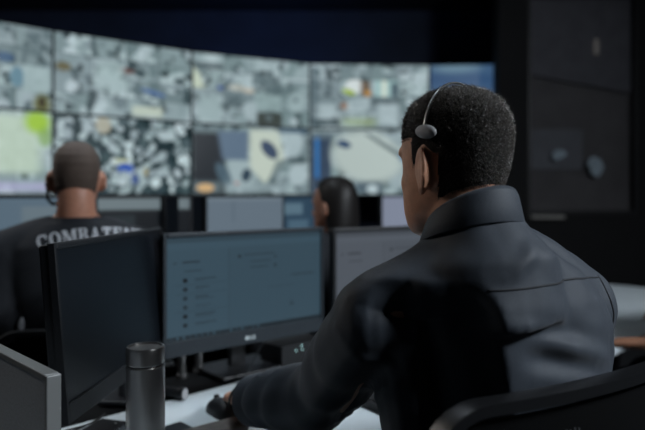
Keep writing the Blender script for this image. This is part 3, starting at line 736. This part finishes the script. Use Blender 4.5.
TORSO = [ # z, forward offset, half width, half depth (body)
    (.50, .00, .165, .115), (.62, .00, .160, .110), (.74, .01, .152, .105), (.86, .005, .160, .110), (.96, -.005, .172, .112), (1.04, -.012, .178, .106), (1.09, -.018, .168, .092), (1.13, -.02, .135, .075), (1.165, -.018, .085, .062)]
class Person: pass
def person(label, base, yaw, head, head_yaw, J, skin='skin', voxel=.006, head_tilt=0.0, sh=1.0, zoff=0.0, slim=.012, lean=0.0):
    """J: local joints sl, el, wl, sr, er, wr; head: local skull centre"""
    p = Person(); T = Matrix.Translation(head) @ Matrix.Rotation(head_yaw, 4, 'Z') @ Matrix.Rotation(head_tilt, 4, 'X') @ Matrix.Diagonal((.90, .90, .985, 1)); p.T = T; p.J = J
    mb = MB(); add_head(mb, T)
    H = Vector(head); nb_ = Vector((H.x*.8, -.02+H.y*.1, 1.13+zoff)); nm = T @ Vector((0, -.030, -.085)); nt_ = T @ Vector((0, -.022, -.02))
    pts, rd = spline([nb_+Vector((0, 0, -.04)), nb_+Vector((0, 0, .03)), nm, nt_], [.080, .064, .057, .054], 5)
    mb.tube(pts, rd, 24)
    mb.loft([ell_ring((lean*max(0, min(1, (1.08-z)/.2))*min(1, (z-.4)/.4)+H.x*.35*max(0, (z-.8)/.35), fo, z+(zoff if z > .7 else 0)), hw*sh-slim, hd-slim) for z, fo, hw, hd in TORSO])
    for s, k in ((-1, 'l'), (1, 'r')):
        S, E, W = (Vector(J[q+k]) for q in 'sew')
        mb.tube([Vector((nb_.x+s*.03, nb_.y, nb_.z+.02)), S.lerp(nb_, .45)+Vector((0, 0, .018)), S], [.045, .050, .052-(slim-.012)], 16)
        mb.ball(S, .052-(slim-.012)); pts, rd = spline([S, S.lerp(E, .5), E, E.lerp(W, .35), W], [.054-(slim-.012), .047-(slim-.012)*.5, .041, .040, .027], 5); mb.tube(pts, rd, 18)
        d = (W-E).normalized(); hd_ = J.get('h'+k, d); up = J.get('u'+k, Vector((0, 0, 1)))
        add_hand(mb, W+d*.005, hd_, up, J.get('c'+k, .5), .98, side=(1 if s < 0 else -1))
        hip = Vector((s*.09, .02, .535)); kn = Vector((s*.12, .43, .545)); an = Vector((s*.12, .44, .10))
        pts, rd = spline([hip, hip.lerp(kn, .5), kn, kn.lerp(an, .35), an], [.080, .070, .053, .050, .034], 5); mb.tube(pts, rd, 18)
        mb.tube([an+Vector((0, -.04, -.06)), an+Vector((0, .05, -.055)), an+Vector((0, .16, -.075))], [.034, .036, .022], 12)
    me = remesh(mb, voxel, 3, .5)
    o = link('person', me, skin, None, 180); o.location = (base[0], base[1], 0); o.rotation_euler = (0, 0, yaw); tag(o, label, 'person'); p.o = o
    p.nb = nb_
    # trousers and shoes
    mt = MB()
    mt.loft([ell_ring((0, .0, z), hw, hd) for z, hw, hd in ((.46, .13, .10), (.49, .175, .125), (.56, .178, .125), (.66, .170, .120), (.72, .165, .115))])
    for s in (-1, 1):
        hip = Vector((s*.09, .02, .535)); kn = Vector((s*.12, .43, .545)); an = Vector((s*.12, .44, .10))
        pts, rd = spline([hip, hip.lerp(kn, .5), kn, kn.lerp(an, .4), an+Vector((0, 0, .01))], [.088, .082, .066, .060, .052], 5); mt.tube(pts, rd, 18)
    link('trousers', remesh(mt, .010, 4), 'trouser', o, 180)
    for s in (-1, 1):
        sh_ = MB(); rings = []
        for q, hw, hh in ((-.09, .02, .03), (-.075, .036, .045), (-.02, .040, .050), (.06, .045, .036), (.14, .045, .026), (.185, .03, .018), (.195, .012, .010)):
            rings.append([Vector((s*.12+hw*math.cos(a), .46+q, max(.004, hh+hh*math.sin(a)))) for a in [2*PI*k/20 for k in range(20)]])
        sh_.loft(rings); sh_.obj('shoe', 'rubber', o, 60)
    return p

def shirt_mesh(p, J, loose, sleeve_to, neck_z, voxel=.007, sh=1.0, H=Vector((0, 0, 1.3)), it=6, zoff=0.0, trap=.055, hem=.60, lean=0.0, rise=0.0):
    mb = MB(); nb_ = p.nb
    mb.loft([ell_ring((lean*max(0, min(1, (1.08-z)/.2))*min(1, (z-.4)/.4)+H.x*.35*max(0, (z-.8)/.35), fo, z+(zoff if z > .7 else 0)), hw*sh+loose, hd+loose*.8) for z, fo, hw, hd in TORSO if z > hem-.1] )
    nq = p.T @ Vector((0, -.03, -.085)); bk_ = Vector((0, -.012 if rise else 0, 0))
    mb.tube([nb_+Vector((0, 0, -.06))+bk_, nb_+Vector((0, 0, .02))+bk_, nb_.lerp(nq, .55)+bk_, nb_.lerp(nq, .9)+bk_*.5], ([.10, .076+loose*.3, .064+loose*.3, .061+loose*.3] if not rise else [.125, .110, .083, .067]), 28)
    for s, k in ((-1, 'l'), (1, 'r')):
        S, E, W = (Vector(J[q+k]) for q in 'sew')
        pts, rd = spline([Vector((nb_.x+s*.03, nb_.y, nb_.z+.012+rise)), S.lerp(nb_, .5)+Vector((0, -.004, .022+rise*(.5 if s > 0 else -.1))), S+Vector((0, 0, .004))], [.052, trap+loose*.35, .056+loose*.7], 5); mb.tube(pts, rd, 18)
        if sleeve_to > 1: e = E.lerp(W, sleeve_to-1); P_ = [S, S.lerp(E, .5), E, E.lerp(e, .5), e]; rr = [.056+loose, .052+loose*1.1, .050+loose*1.1, .046+loose, .036+loose*.8]
        else: e = S.lerp(E, sleeve_to); P_ = [S, S.lerp(e, .5), e]; rr = [.058+loose, .056+loose*1.2, .053+loose*1.6]
        pts, rd = spline(P_, rr, 5); mb.tube(pts, rd, 20); mb.ball(S, .057+loose*.8)
    me = remesh(mb, voxel, it, .5)
    return me

def displace(me, fn):
    n = len(me.vertices); me.update()
    co = np.empty(n*3); me.vertices.foreach_get('co', co); co = co.reshape(-1, 3)
    no = np.empty(n*3); me.vertices.foreach_get('normal', no); no = no.reshape(-1, 3)
    d = fn(co, no); co = co+no*d[:, None]; me.vertices.foreach_set('co', co.ravel()); me.update()
def seg_dist(x, z, a, b):
    ax, az = a; bx, bz = b; L2 = (bx-ax)**2+(bz-az)**2
    t = np.clip(((x-ax)*(bx-ax)+(z-az)*(bz-az))/L2, 0, 1)
    dx = x-(ax+t*(bx-ax)); dz = z-(az+t*(bz-az))
    sgn = np.sign((bx-ax)*(z-az)-(bz-az)*(x-ax))
    return np.hypot(dx, dz), t, sgn

def hair_region(z, ang, low_back=-.088, front=.062):
    """is this scalp point under hair? ang: 0 right, 90 front"""
    a = math.degrees(ang) % 360
    side = min(abs(a-0), abs(a-360), abs(a-180))
    if 0 <= a <= 180: f = 1-abs(a-90)/90       # 1 at front, 0 at sides
    else: f = -(1-abs(a-270)/90)               # -1 at back
    if f >= .45: line = front-.012*(1-f)
    elif f >= .15: line = front-.020
    elif f >= .02: line = -.010                                   # sideburn
    elif f >= -.20: line = .006                                   # over the ear
    else: line = low_back+(-.02-low_back)*max(0, (.36+f)/.16) if f > -.36 else low_back
    return z-line
def scalp(off, low_back=-.088, front=.062, nz=70, na=120, noise_amt=0.0):
    mb = MB(); zs = [.1085-(.1085+.10)*i/nz for i in range(nz+1)]; idx = {}; vs = []; fs = []
    for i, z in enumerate(zs):
        for j in range(na):
            a = 2*PI*j/na; r = hair_region(z, a, low_back, front)
            o_ = off*min(1, max(.15, r/.03+.15)); v = head_pt(min(z, .1079), a, o_)
            if z > .09: v.z += off*.9*min(1, (z-.09)/.015)
            if noise_amt: v += Vector((noise.noise(v*90), noise.noise(v*90+Vector((7, 3, 1))), noise.noise(v*90+Vector((2, 9, 5)))))*noise_amt
            idx[(i, j)] = len(vs); vs.append(v)
    for i in range(nz):
        for j in range(na):
            j2 = (j+1) % na
            if min(hair_region(zs[i+1], 2*PI*(j+.5)/na, low_back, front), hair_region(zs[i], 2*PI*(j+.5)/na, low_back, front)) > 0:
                fs.append((idx[(i, j)], idx[(i, j2)], idx[(i+1, j2)], idx[(i+1, j)]))
    top = len(vs); vs.append(Vector((0, -.01, .1085+off*.9))); fs += [(idx[(0, j)], top, idx[(0, (j+1) % na)]) for j in range(na)]
    mb.add(vs, fs); return mb
def strands(mb, n, seed, length, rad, low_back=-.088, front=.062):
    rnd = random.Random(seed); k = 0
    while k < n:
        # sample roughly evenly over the skull
        z = rnd.uniform(-.098, .108); a = rnd.uniform(0, 2*PI)
        hw = head_profile(z)[0]
        if rnd.random() > (hw/.078 if z < .095 else .55+.45*rnd.random()): continue
        r = hair_region(z, a, low_back, front)+rnd.uniform(-.004, .004)
        if r < 0: continue
        p0 = head_pt(z, a); nrm = Vector((p0.x/.006, (p0.y+.004)/.0095, max(-.02, p0.z-.01)/.0085*1.0)).normalized()
        top = max(0, min(1, (z-.015)/.06)); fade = min(1, .18+max(0, r)/.07)
        L = length*(.50+.50*top)*max(fade, .4)*rnd.uniform(.6, 1.15)*(1.6 if p0.y > .045 else 1)
        flow = Vector((rnd.uniform(-.5, .5), .55*top+.25*(p0.y > 0)-.2, -.75*(1-top)+rnd.uniform(-.25, .25)))
        d1 = (nrm*1.0+flow*.55).normalized(); d2 = (nrm*.35+flow*.9+Vector((rnd.uniform(-.4, .4), rnd.uniform(-.4, .4), rnd.uniform(-.3, .3)))).normalized()
        p1 = p0+d1*L*.5; p2 = p1+d2*L*.5
        s1 = d1.cross(Vector((rnd.uniform(-1, 1), rnd.uniform(-1, 1), rnd.uniform(-1, 1)))).normalized(); s2 = d1.cross(s1)
        vs = []
        for pp, rr in ((p0, rad), (p1, rad*.8)):
            for q in range(3): vs.append(pp+s1*(rr*math.cos(q*2.094))+s2*(rr*math.sin(q*2.094)))
        vs.append(p2)
        mb.add(vs, [(0, 1, 4, 3), (1, 2, 5, 4), (2, 0, 3, 5), (3, 4, 6), (4, 5, 6), (5, 3, 6)]); k += 1
    return mb
def xf(mb, T): mb.v = [tuple(T @ Vector(v)) for v in mb.v]; return mb

# ---- the man with the headset (main figure)
HB = Vector((.262, .985, 0)); HY = R(26)
HM = Matrix.Translation(HB) @ Matrix.Rotation(HY, 4, 'Z'); HI = HM.inverted()
def L_(x, y, z): return HI @ Vector((x, y, z))
Hh = L_(.205, .985, 1.305)
J = dict(sl=L_(.090, .917, 1.066), el=L_(.005, 1.150, .880), wl=L_(-.165, 1.355, .805),
         sr=Vector((.176, .0, 1.060)), er=Vector((.282, .19, .86)), wr=Vector((.27, .42, .79)),
         hl=HI.to_3x3() @ Vector((-.24, .95, -.16)), cl=.45, cr=.4)
hero = person('man in dark navy shirt and headset seated with his back to us', HB, HY, Hh, R(9), J, voxel=.0045, sh=.95, slim=.03, lean=.025)
sm = shirt_mesh(hero, J, .020, 1.80, 1.2, voxel=.006, sh=1.05, H=Hh, it=7, lean=.025, rise=.026)
cuff_l = Vector(J['el']).lerp(Vector(J['wl']), 1.93-1)
# open the neck and cut a clean collar line
nk = hero.nb
delete_faces(sm, lambda c: (c-(nk+Vector((.0, .0, .082)))).dot(Vector((.0, .42, 1))) > 0 and (c-nk).length < .2 and abs(c.x-nk.x) < .09)
def hero_folds(co, no):
    x, y, z = co[:, 0], co[:, 1], co[:, 2]; back = np.clip(-no[:, 1]*1.6, 0, 1)
    d = np.zeros(len(co))
    # long pulls across the lower back (x right, z up)
    for a, b, amp, wd in FOLDS:
        q, t, sg = seg_dist(x, z, a, b)
        d += amp*np.exp(-(q/wd)**2)*np.sin(np.clip(t, .02, .98)*PI)**.6*back
    # pleat beside the left shoulder blade: the cloth steps down towards the arm
    q, t, sg = seg_dist(x, z, (-.105, 1.125), (-.060, .90))
    sd_ = q*sg
    d += back*np.clip((1.13-z)/.03, 0, 1)*np.where(sd_ > 0, .008*np.exp(-(q/.05)**2), .008*np.clip(1-q/.02, 0, 1)-np.minimum(q*.5, .045)*np.clip((.165-q)/.07, 0, 1))
    for i in range(len(co)):
        v = Vector(co[i])
        d[i] += .0045*noise.noise(Vector((v.x*5, v.y*5, v.z*11)))+.0022*noise.noise(v*26)
    # sleeve wrinkles of the left arm
    S, E, W = (np.array(J[k]) for k in ('sl', 'el', 'wl'))
    for A, B, f in ((S, E, 62), (E, W, 80)):
        ab = B-A; t = ((co-A)@ab)/(ab@ab); dist = np.linalg.norm(co-(A+np.clip(t, 0, 1)[:, None]*ab), axis=1)
        w_ = np.clip((t-.15)/.3, 0, 1)*np.clip((1.1-t)/.2, 0, 1)*(dist < .10)
        ph_ = t*np.linalg.norm(ab)*f+x*22+z*14
        d += .0026*np.sin(ph_)*w_
    return d
FOLDS = [((-.075, 1.09), (.15, 1.02), -.007, .017), ((-.06, 1.062), (.16, 1.0), .009, .018), ((-.065, 1.036), (.09, 1.0), -.009, .016), ((-.05, 1.005), (.13, .965), .007, .018), ((.15, 1.10), (.19, .95), .006, .010), ((-.02, 1.19), (-.08, 1.14), .005, .010), ((.05, 1.18), (.13, 1.135), -.004, .008)]
displace(sm, hero_folds)
so = link('shirt', sm, 'shirt', hero.o, 180)
bv = BVHTree.FromPolygons([v.co.copy() for v in sm.vertices], [tuple(p.vertices) for p in sm.polygons])
def on_shirt(pts, lift, r, name, m, parent, bvh, dirv=Vector((0, 1, 0)), back=.6):
    out = []
    for (x, z_) in pts:
        h = bvh.ray_cast(Vector((x, -back, z_)), dirv)
        if h[0] is not None: out.append(h[0]-dirv*lift)
    if len(out) > 1: return MB().tube(out, r, 6).obj(name, m, parent, 180)
def lerp_pts(P, n=24):
    out = []
    for i in range(len(P)-1):
        for k in range(n): t = k/n; out.append((P[i][0]+(P[i+1][0]-P[i][0])*t, P[i][1]+(P[i+1][1]-P[i][1])*t))
    out.append(P[-1]); return out
on_shirt(lerp_pts([(-.11, 1.124), (-.03, 1.128), (.08, 1.126), (.185, 1.116)]), .0002, .0016, 'yoke_seam', 'seam', so, bv)
on_shirt(lerp_pts([(.185, 1.118), (.196, 1.06), (.196, .98)]), .0002, .0014, 'armhole_seam', 'seam', so, bv)
# collar: stand and fold-over around the neck, open at the throat
cm = MB(); rings = []; NA = 44
for i in range(NA+1):
    a = R(-62)-R(236)*i/NA+R(0)        # from right front round the back to left front
    a = R(55)-R(290)*i/NA
    ca, sa = math.cos(a), math.sin(a)
    bk = .5-.5*sa                        # 1 at the back, 0 in front
    c = nk+Vector((0, 0.006, .082))+Vector((Hh.x*.12, 0, 0))
    def P_(r_, dz): return c+Vector((ca*r_*1.04, sa*r_*1.06-.002, dz))
    up = -.022+.071*bk
    fall = -.050+.050*bk
    sec = [P_(.064, -.030), P_(.060, up*.6), P_(.0605, up), P_(.0635, up+.003), P_(.067, up-.004), P_(.071, (up+fall)*.5), P_(.0755, fall+.002), P_(.0745, fall-.001), P_(.070, (up+fall)*.5-.003), P_(.065, up*.8), P_(.066, -.030)]
    rings.append(sec)
cm.loft(rings); bmc = cm.mesh('collar'); co_ = link('collar', bmc, 'shirt', so, 180)
# cuff
W, E = Vector(J['wl']), Vector(J['el']); dd = (W-E).normalized(); q0 = E.lerp(W, .71)
cf = MB(); rings = []
ax = dd.cross(Vector((0, 0, 1))).normalized(); ay = ax.cross(dd)
for s_, r_ in ((0, .0545), (.004, .0565), (.05, .0535), (.052, .049), (.04, .047)):
    rings.append([q0+dd*s_+ax*(r_*math.cos(2*PI*k/28))+ay*(r_*math.sin(2*PI*k/28)) for k in range(28)])
cf.loft(rings, False); cf.obj('cuff', 'shirt', so, 60)
# hair
hm = scalp(.0016, low_back=-.10, front=.052, noise_amt=.0004); ns = len(hm.f); strands(hm, 30000, 2, .0125, .00045, low_back=-.10, front=.052); xf(hm, hero.T); hr = hm.obj('hair', 'scalp', hero.o)
hr.data.materials.append(M['hair']); nf = len(hr.data.polygons)
hr.data.polygons.foreach_set('material_index', [0]*ns+[1]*(nf-ns)); hr.data.polygons.foreach_set('use_smooth', [True]*nf)
# headset, worn by him but a thing of its own
hs = thing('headset', 'thin black headset with grey temple pad worn by the seated man', 'headset', HM @ hero.T @ Vector((0, 0, 0)), HY+R(9))
arc = []
for k in range(33):
    a = R(160)-R(156)*k/32; arc.append(Vector((.0835*math.cos(a), -.020+.012*math.sin(a), .1195*math.sin(a))))
bd = MB(); rings = []
for i, q in enumerate(arc):
    t = (arc[min(i+1, 32)]-arc[max(i-1, 0)]).normalized(); yv = Vector((0, 1, 0)); nv = t.cross(yv).normalized()
    rings.append([q+yv*(.0036*math.cos(b))+nv*(.0018*math.sin(b)) for b in [2*PI*k/10 for k in range(10)]])
bd.loft(rings); bd.obj('headband', mat('headband_metal', (.55, .55, .54), .3, metal=.9), hs, 60)
PadM = Matrix.Rotation(R(8), 4, 'X')
MB().ball((-.0805, -.022, .038), (.008, .021, .0105), PadM, 24, 14).obj('temple_pad', 'padgrey', hs, 180)
MB().ball((.0795, -.012, -.012), (.012, .026, .028), None, 20, 12).obj('ear_cup', 'padgrey', hs, 180)
MB().tube([(.085, .005, -.02), (.082, .06, -.055), (.060, .094, -.078), (.04, .104, -.08)], [.0022, .002, .002, .0045], 8).obj('microphone_boom', 'black', hs, 180)
# wrist watch
wt = thing('wristwatch', 'black wristwatch on the seated man\'s left wrist', 'watch', HM @ (W+dd*.004), HY)
wm = Vector(J['hl']).normalized(); ax = wm.cross(Vector((0, 0, 1))).normalized(); ay = ax.cross(wm)
rings = []
for s_, r_ in ((-.008, .031), (-.009, .0345), (.009, .0345), (.008, .031)): rings.append([wm*s_+ax*(r_*1.05*math.cos(2*PI*k/28))+ay*(r_*math.sin(2*PI*k/28)) for k in range(28)])
mbw = MB(); mbw.loft(rings+[rings[0]], False); mbw.obj('strap', 'rubber', wt, 60)
MB().cyl(ay*.033, ay*.042, .017, n=24).obj('watch_case', 'steeldark', wt, 40)

# ---- the shaven-headed man on the second row
def simple_joints(reach=.36, out=.25, wz=.80):
    d = {}
    for s, k in ((-1, 'l'), (1, 'r')):
        d['s'+k] = Vector((s*.195, -.01, 1.075)); d['e'+k] = Vector((s*(out+.02), .06, .83)); d['w'+k] = Vector((s*.20, reach-.05, wz)); d['c'+k] = .4
    return d
B2 = Vector((-.805, 2.03, 0)); Y2 = R(22); J2 = simple_joints()
J2['el'] = Vector((-.225, -.02, .83)); M2 = Matrix.Translation(B2) @ Matrix.Rotation(Y2, 4, 'Z'); I2 = M2.inverted()
h2 = I2 @ Vector((-.795, 2.03, 1.312))
man2 = person('shaven-headed man in black T-shirt facing the video wall', B2, Y2, h2, R(-4), J2, skin='skinlight', voxel=.007, sh=1.05)
sm2 = shirt_mesh(man2, J2, .016, 1.75, 1.2, voxel=.008, sh=1.08, H=h2, it=7, trap=.050)
delete_faces(sm2, lambda c: c.z > 1.182 and abs(c.x-man2.nb.x) < .10)
displace(sm2, lambda co, no: np.array([.004*noise.noise(Vector(c)*9) for c in co]))
s2o = link('t_shirt', sm2, 'tshirt', man2.o, 180)
xf(scalp(.0035, low_back=-.075, front=.055), man2.T).obj('hair', 'hairshort', man2.o, 180)
# lettering on the back, serif capitals on an arch
bv2 = BVHTree.FromPolygons([v.co.copy() for v in sm2.vertices], [tuple(p.vertices) for p in sm2.polygons])
def glyph(ch):
    b, s = .22, .10  # stem, thin
    R_ = lambda x0, y0, x1, y1: [(x0, y0), (x1, y0), (x1, y1), (x0, y1)]
    def arc_(cx, cy, rx, ry, a0, a1, w1, w2, n=14):
        out = []
        for k in range(n):
            A, B = R(a0+(a1-a0)*k/n), R(a0+(a1-a0)*(k+1)/n)
            out.append([(cx+rx*math.cos(A), cy+ry*math.sin(A)), (cx+rx*math.cos(B), cy+ry*math.sin(B)), (cx+(rx-w1)*math.cos(B), cy+(ry-w2)*math.sin(B)), (cx+(rx-w1)*math.cos(A), cy+(ry-w2)*math.sin(A))])
        return out
    if ch == 'C': return .95, arc_(.48, .5, .46, .52, 42, 318, .24, .12)+[R_(.76, .62, .88, .98), R_(.78, .05, .86, .3)]
    if ch == 'O': return 1.0, arc_(.5, .5, .48, .52, 0, 360, .24, .11, 24)
    if ch == 'M': return 1.25, [R_(.12, 0, .26, 1), R_(.92, 0, 1.16, 1), [(.12, 1), (.40, 1), (.70, .2), (.58, .0)], [(.58, 0), (.68, 0), (1.0, 1), (.88, 1)], R_(.02, 0, .38, .09), R_(.82, 0, 1.25, .09), R_(.02, .91, .3, 1), R_(1.0, .91, 1.25, 1)]
    if ch == 'B': return .88, [R_(.12, 0, .34, 1), R_(.02, 0, .5, .1), R_(.02, .9, .5, 1), R_(.3, .46, .5, .56)]+arc_(.48, .76, .30, .25, -90, 90, .2, .1)+arc_(.48, .27, .36, .27, -90, 90, .22, .1)
    if ch == 'A': return .98, [[(.12, 0), (.24, 0), (.52, 1), (.44, 1)], [(.62, 0), (.86, 0), (.56, 1), (.40, 1)], R_(.26, .28, .7, .38), R_(0, 0, .36, .08), R_(.5, 0, .98, .08)]
    if ch == 'T': return .9, [R_(.33, 0, .57, 1), R_(.04, .88, .86, 1), R_(.04, .68, .14, .9), R_(.76, .68, .86, .9), R_(.22, 0, .68, .09)]
    if ch == 'E': return .85, [R_(.12, 0, .34, 1), R_(.02, 0, .8, .1), R_(.02, .9, .78, 1), R_(.3, .46, .6, .56), R_(.68, .68, .78, .95), R_(.7, .05, .8, .32), R_(.54, .36, .62, .66)]
    if ch == 'N': return 1.05, [R_(.14, 0, .26, 1), R_(.8, 0, .92, 1), [(.10, 1), (.36, 1), (.92, 0), (.78, 0)], R_(.02, 0, .4, .09), R_(.66, .91, 1.04, 1)]
word = 'COMBATENTE'; lh = .040; tot = sum(glyph(c)[0] for c in word)+.08*len(word); pm = MB(); xx = 0
for ch in word:
    w_, polys = glyph(ch)
    for pl in polys:
        # subdivide quads a little so they hug the cloth
        (a, b, c, d) = pl; N_ = 4; grid = []
        for jj in range(N_+1):
            for ii in range(N_+1):
                s_, t_ = ii/N_, jj/N_
                X = (a[0]*(1-s_)+b[0]*s_)*(1-t_)+(d[0]*(1-s_)+c[0]*s_)*t_; Yv = (a[1]*(1-s_)+b[1]*s_)*(1-t_)+(d[1]*(1-s_)+c[1]*s_)*t_
                f = (xx+X)/tot-.5; th_ = f*.56; Rr = .62+Yv*lh
                px_, pz_ = Rr*math.sin(th_)+.072, 1.128-.62+Rr*math.cos(th_)-.019
                h = bv2.ray_cast(Vector((px_, -.6, pz_)), Vector((0, 1, 0)))
                if h[0] is None: grid = None; break
                grid.append(h[0]+Vector((0, -.0012, 0)))
            if grid is None: break
        if grid: pm.add(grid, [(j*(N_+1)+i, j*(N_+1)+i+1, (j+1)*(N_+1)+i+1, (j+1)*(N_+1)+i) for j in range(N_) for i in range(N_)])
    xx += w_+.08
pm.obj('back_lettering', 'print', s2o)
h_ = bv2.ray_cast(I2 @ Vector((0, 0, 1.25)), (I2.to_3x3() @ Vector((-.478, 1, -.204))).normalized())
if h_[0] is not None: MB().ball(h_[0], (.012, .004, .026), Matrix.Rotation(R(20), 4, 'Y'), 12, 8).obj('sleeve_patch', 'print', s2o, 180)
hs2 = thing('headset', 'dark headset with microphone at the jaw of the shaven-headed man', 'headset', M2 @ man2.T @ Vector((0, 0, 0)), Y2-R(4))
MB().ball((-.086, .012, -.028), (.010, .022, .026), None, 20, 12).obj('ear_cup', 'black', hs2, 180)
MB().tube([(-.090, .02, -.04), (-.092, .045, -.075), (-.080, .075, -.092), (-.05, .10, -.088)], [.004, .005, .006, .008], 8).obj('microphone_boom', 'black', hs2, 180)
office_chair('dark office chair under the shaven-headed man', (B2.x-math.sin(Y2)*-.19, B2.y-.19*math.cos(Y2), 0), Y2, top=.86, bh=.36, w=.44)

# ---- the dark-haired woman farther along the second row
B3 = Vector((.09, 2.62, 0)); Y3 = R(42); J3 = simple_joints(); M3 = Matrix.Translation(B3) @ Matrix.Rotation(Y3, 4, 'Z'); I3 = M3.inverted()
h3 = I3 @ Vector((.045, 2.60, 1.205))
J3 = {k: (Vector((v.x*.9, v.y, v.z-(.09 if k[0] == 's' else 0))) if isinstance(v, Vector) else v) for k, v in J3.items()}
w3 = person('dark-haired woman in dark top sitting at the second row, seen from behind', B3, Y3, h3, R(12), J3, skin='skinlight', voxel=.008, sh=.92, zoff=-.09)
s3 = shirt_mesh(w3, J3, .016, 1.8, 1.2, voxel=.009, sh=.94, H=h3, it=7, zoff=-.09)
delete_faces(s3, lambda c: c.z > 1.10 and abs(c.x-w3.nb.x) < .10)
link('top', s3, 'tshirt', w3.o, 180)
hm3 = MB(); rings = []
for z_, hw, fy, by in ((.125, .012, .0, -.03), (.118, .045, .04, -.065), (.095, .072, .075, -.100), (.06, .086, .070, -.115), (.02, .091, .050, -.120), (-.03, .092, .030, -.122), (-.08, .092, .012, -.120), (-.13, .090, .0, -.115), (-.18, .082, -.012, -.108), (-.22, .06, -.03, -.095)):
    rings.append([w3.T @ Vector((hw*math.cos(a), (fy+by)/2+(fy-by)/2*math.sin(a), z_)) for a in [2*PI*k/32 for k in range(32)]])
hm3.loft(rings); ho = hm3.obj('hair', 'longhair', w3.o, 180)
office_chair('dark office chair under the dark-haired woman', (B3.x+math.sin(Y3)*.19, B3.y-.19*math.cos(Y3), 0), Y3, top=.82, bh=.34, w=.44)

# ---- the colleague at the right edge, of whom only a bare forearm and hand show
B4 = Vector((1.50, 2.10, 0)); Y4 = R(45); M4 = Matrix.Translation(B4) @ Matrix.Rotation(Y4, 4, 'Z'); I4 = M4.inverted()
J4 = simple_joints(); J4['el'] = I4 @ Vector((1.20, 1.78, .82)); J4['wl'] = I4 @ Vector((.985, 1.90, .80)); J4['hl'] = I4.to_3x3() @ Vector((-.75, .6, -.1)); J4['cl'] = .5
p4 = person('person in dark T-shirt at the right edge resting a bare forearm on the desk', B4, Y4, Vector((0, .03, 1.305)), 0, J4, skin='skinarm', voxel=.007)
s4 = shirt_mesh(p4, J4, .016, .62, 1.2, voxel=.009, H=Vector((0, .03, 1.3)), it=7)
delete_faces(s4, lambda c: c.z > 1.182 and abs(c.x-p4.nb.x) < .10)
link('t_shirt', s4, 'tshirt', p4.o, 180)
xf(scalp(.008, noise_amt=.002), p4.T).obj('hair', 'longhair', p4.o, 180)
office_chair('dark office chair under the person at the right edge', (B4.x+math.sin(Y4)*.19, B4.y-.19*math.cos(Y4), 0), Y4, top=.86, bh=.36, w=.44)

# ------------------------------------------------------------------ light, camera
w = bpy.data.worlds.new('room_dark'); sc.world = w; w.use_nodes = True
w.node_tree.nodes['Background'].inputs[0].default_value = (.5, .7, 1.0, 1); w.node_tree.nodes['Background'].inputs[1].default_value = .008
cam = bpy.data.cameras.new('camera'); co = bpy.data.objects.new('camera', cam); COL.objects.link(co)
co.location = (0, 0, 1.25); co.rotation_euler = (R(90), 0, 0)
cam.sensor_width = 36; cam.lens = 35; cam.shift_y = -20/645; cam.clip_start = .05
cam.dof.use_dof = True; cam.dof.focus_distance = 1.0; cam.dof.aperture_fstop = 2.4
sc.camera = co
sc.view_settings.view_transform = 'Standard'; sc.view_settings.look = 'None'; sc.view_settings.gamma = 1; sc.view_settings.use_curve_mapping = False
sc.view_settings.exposure = 0.0
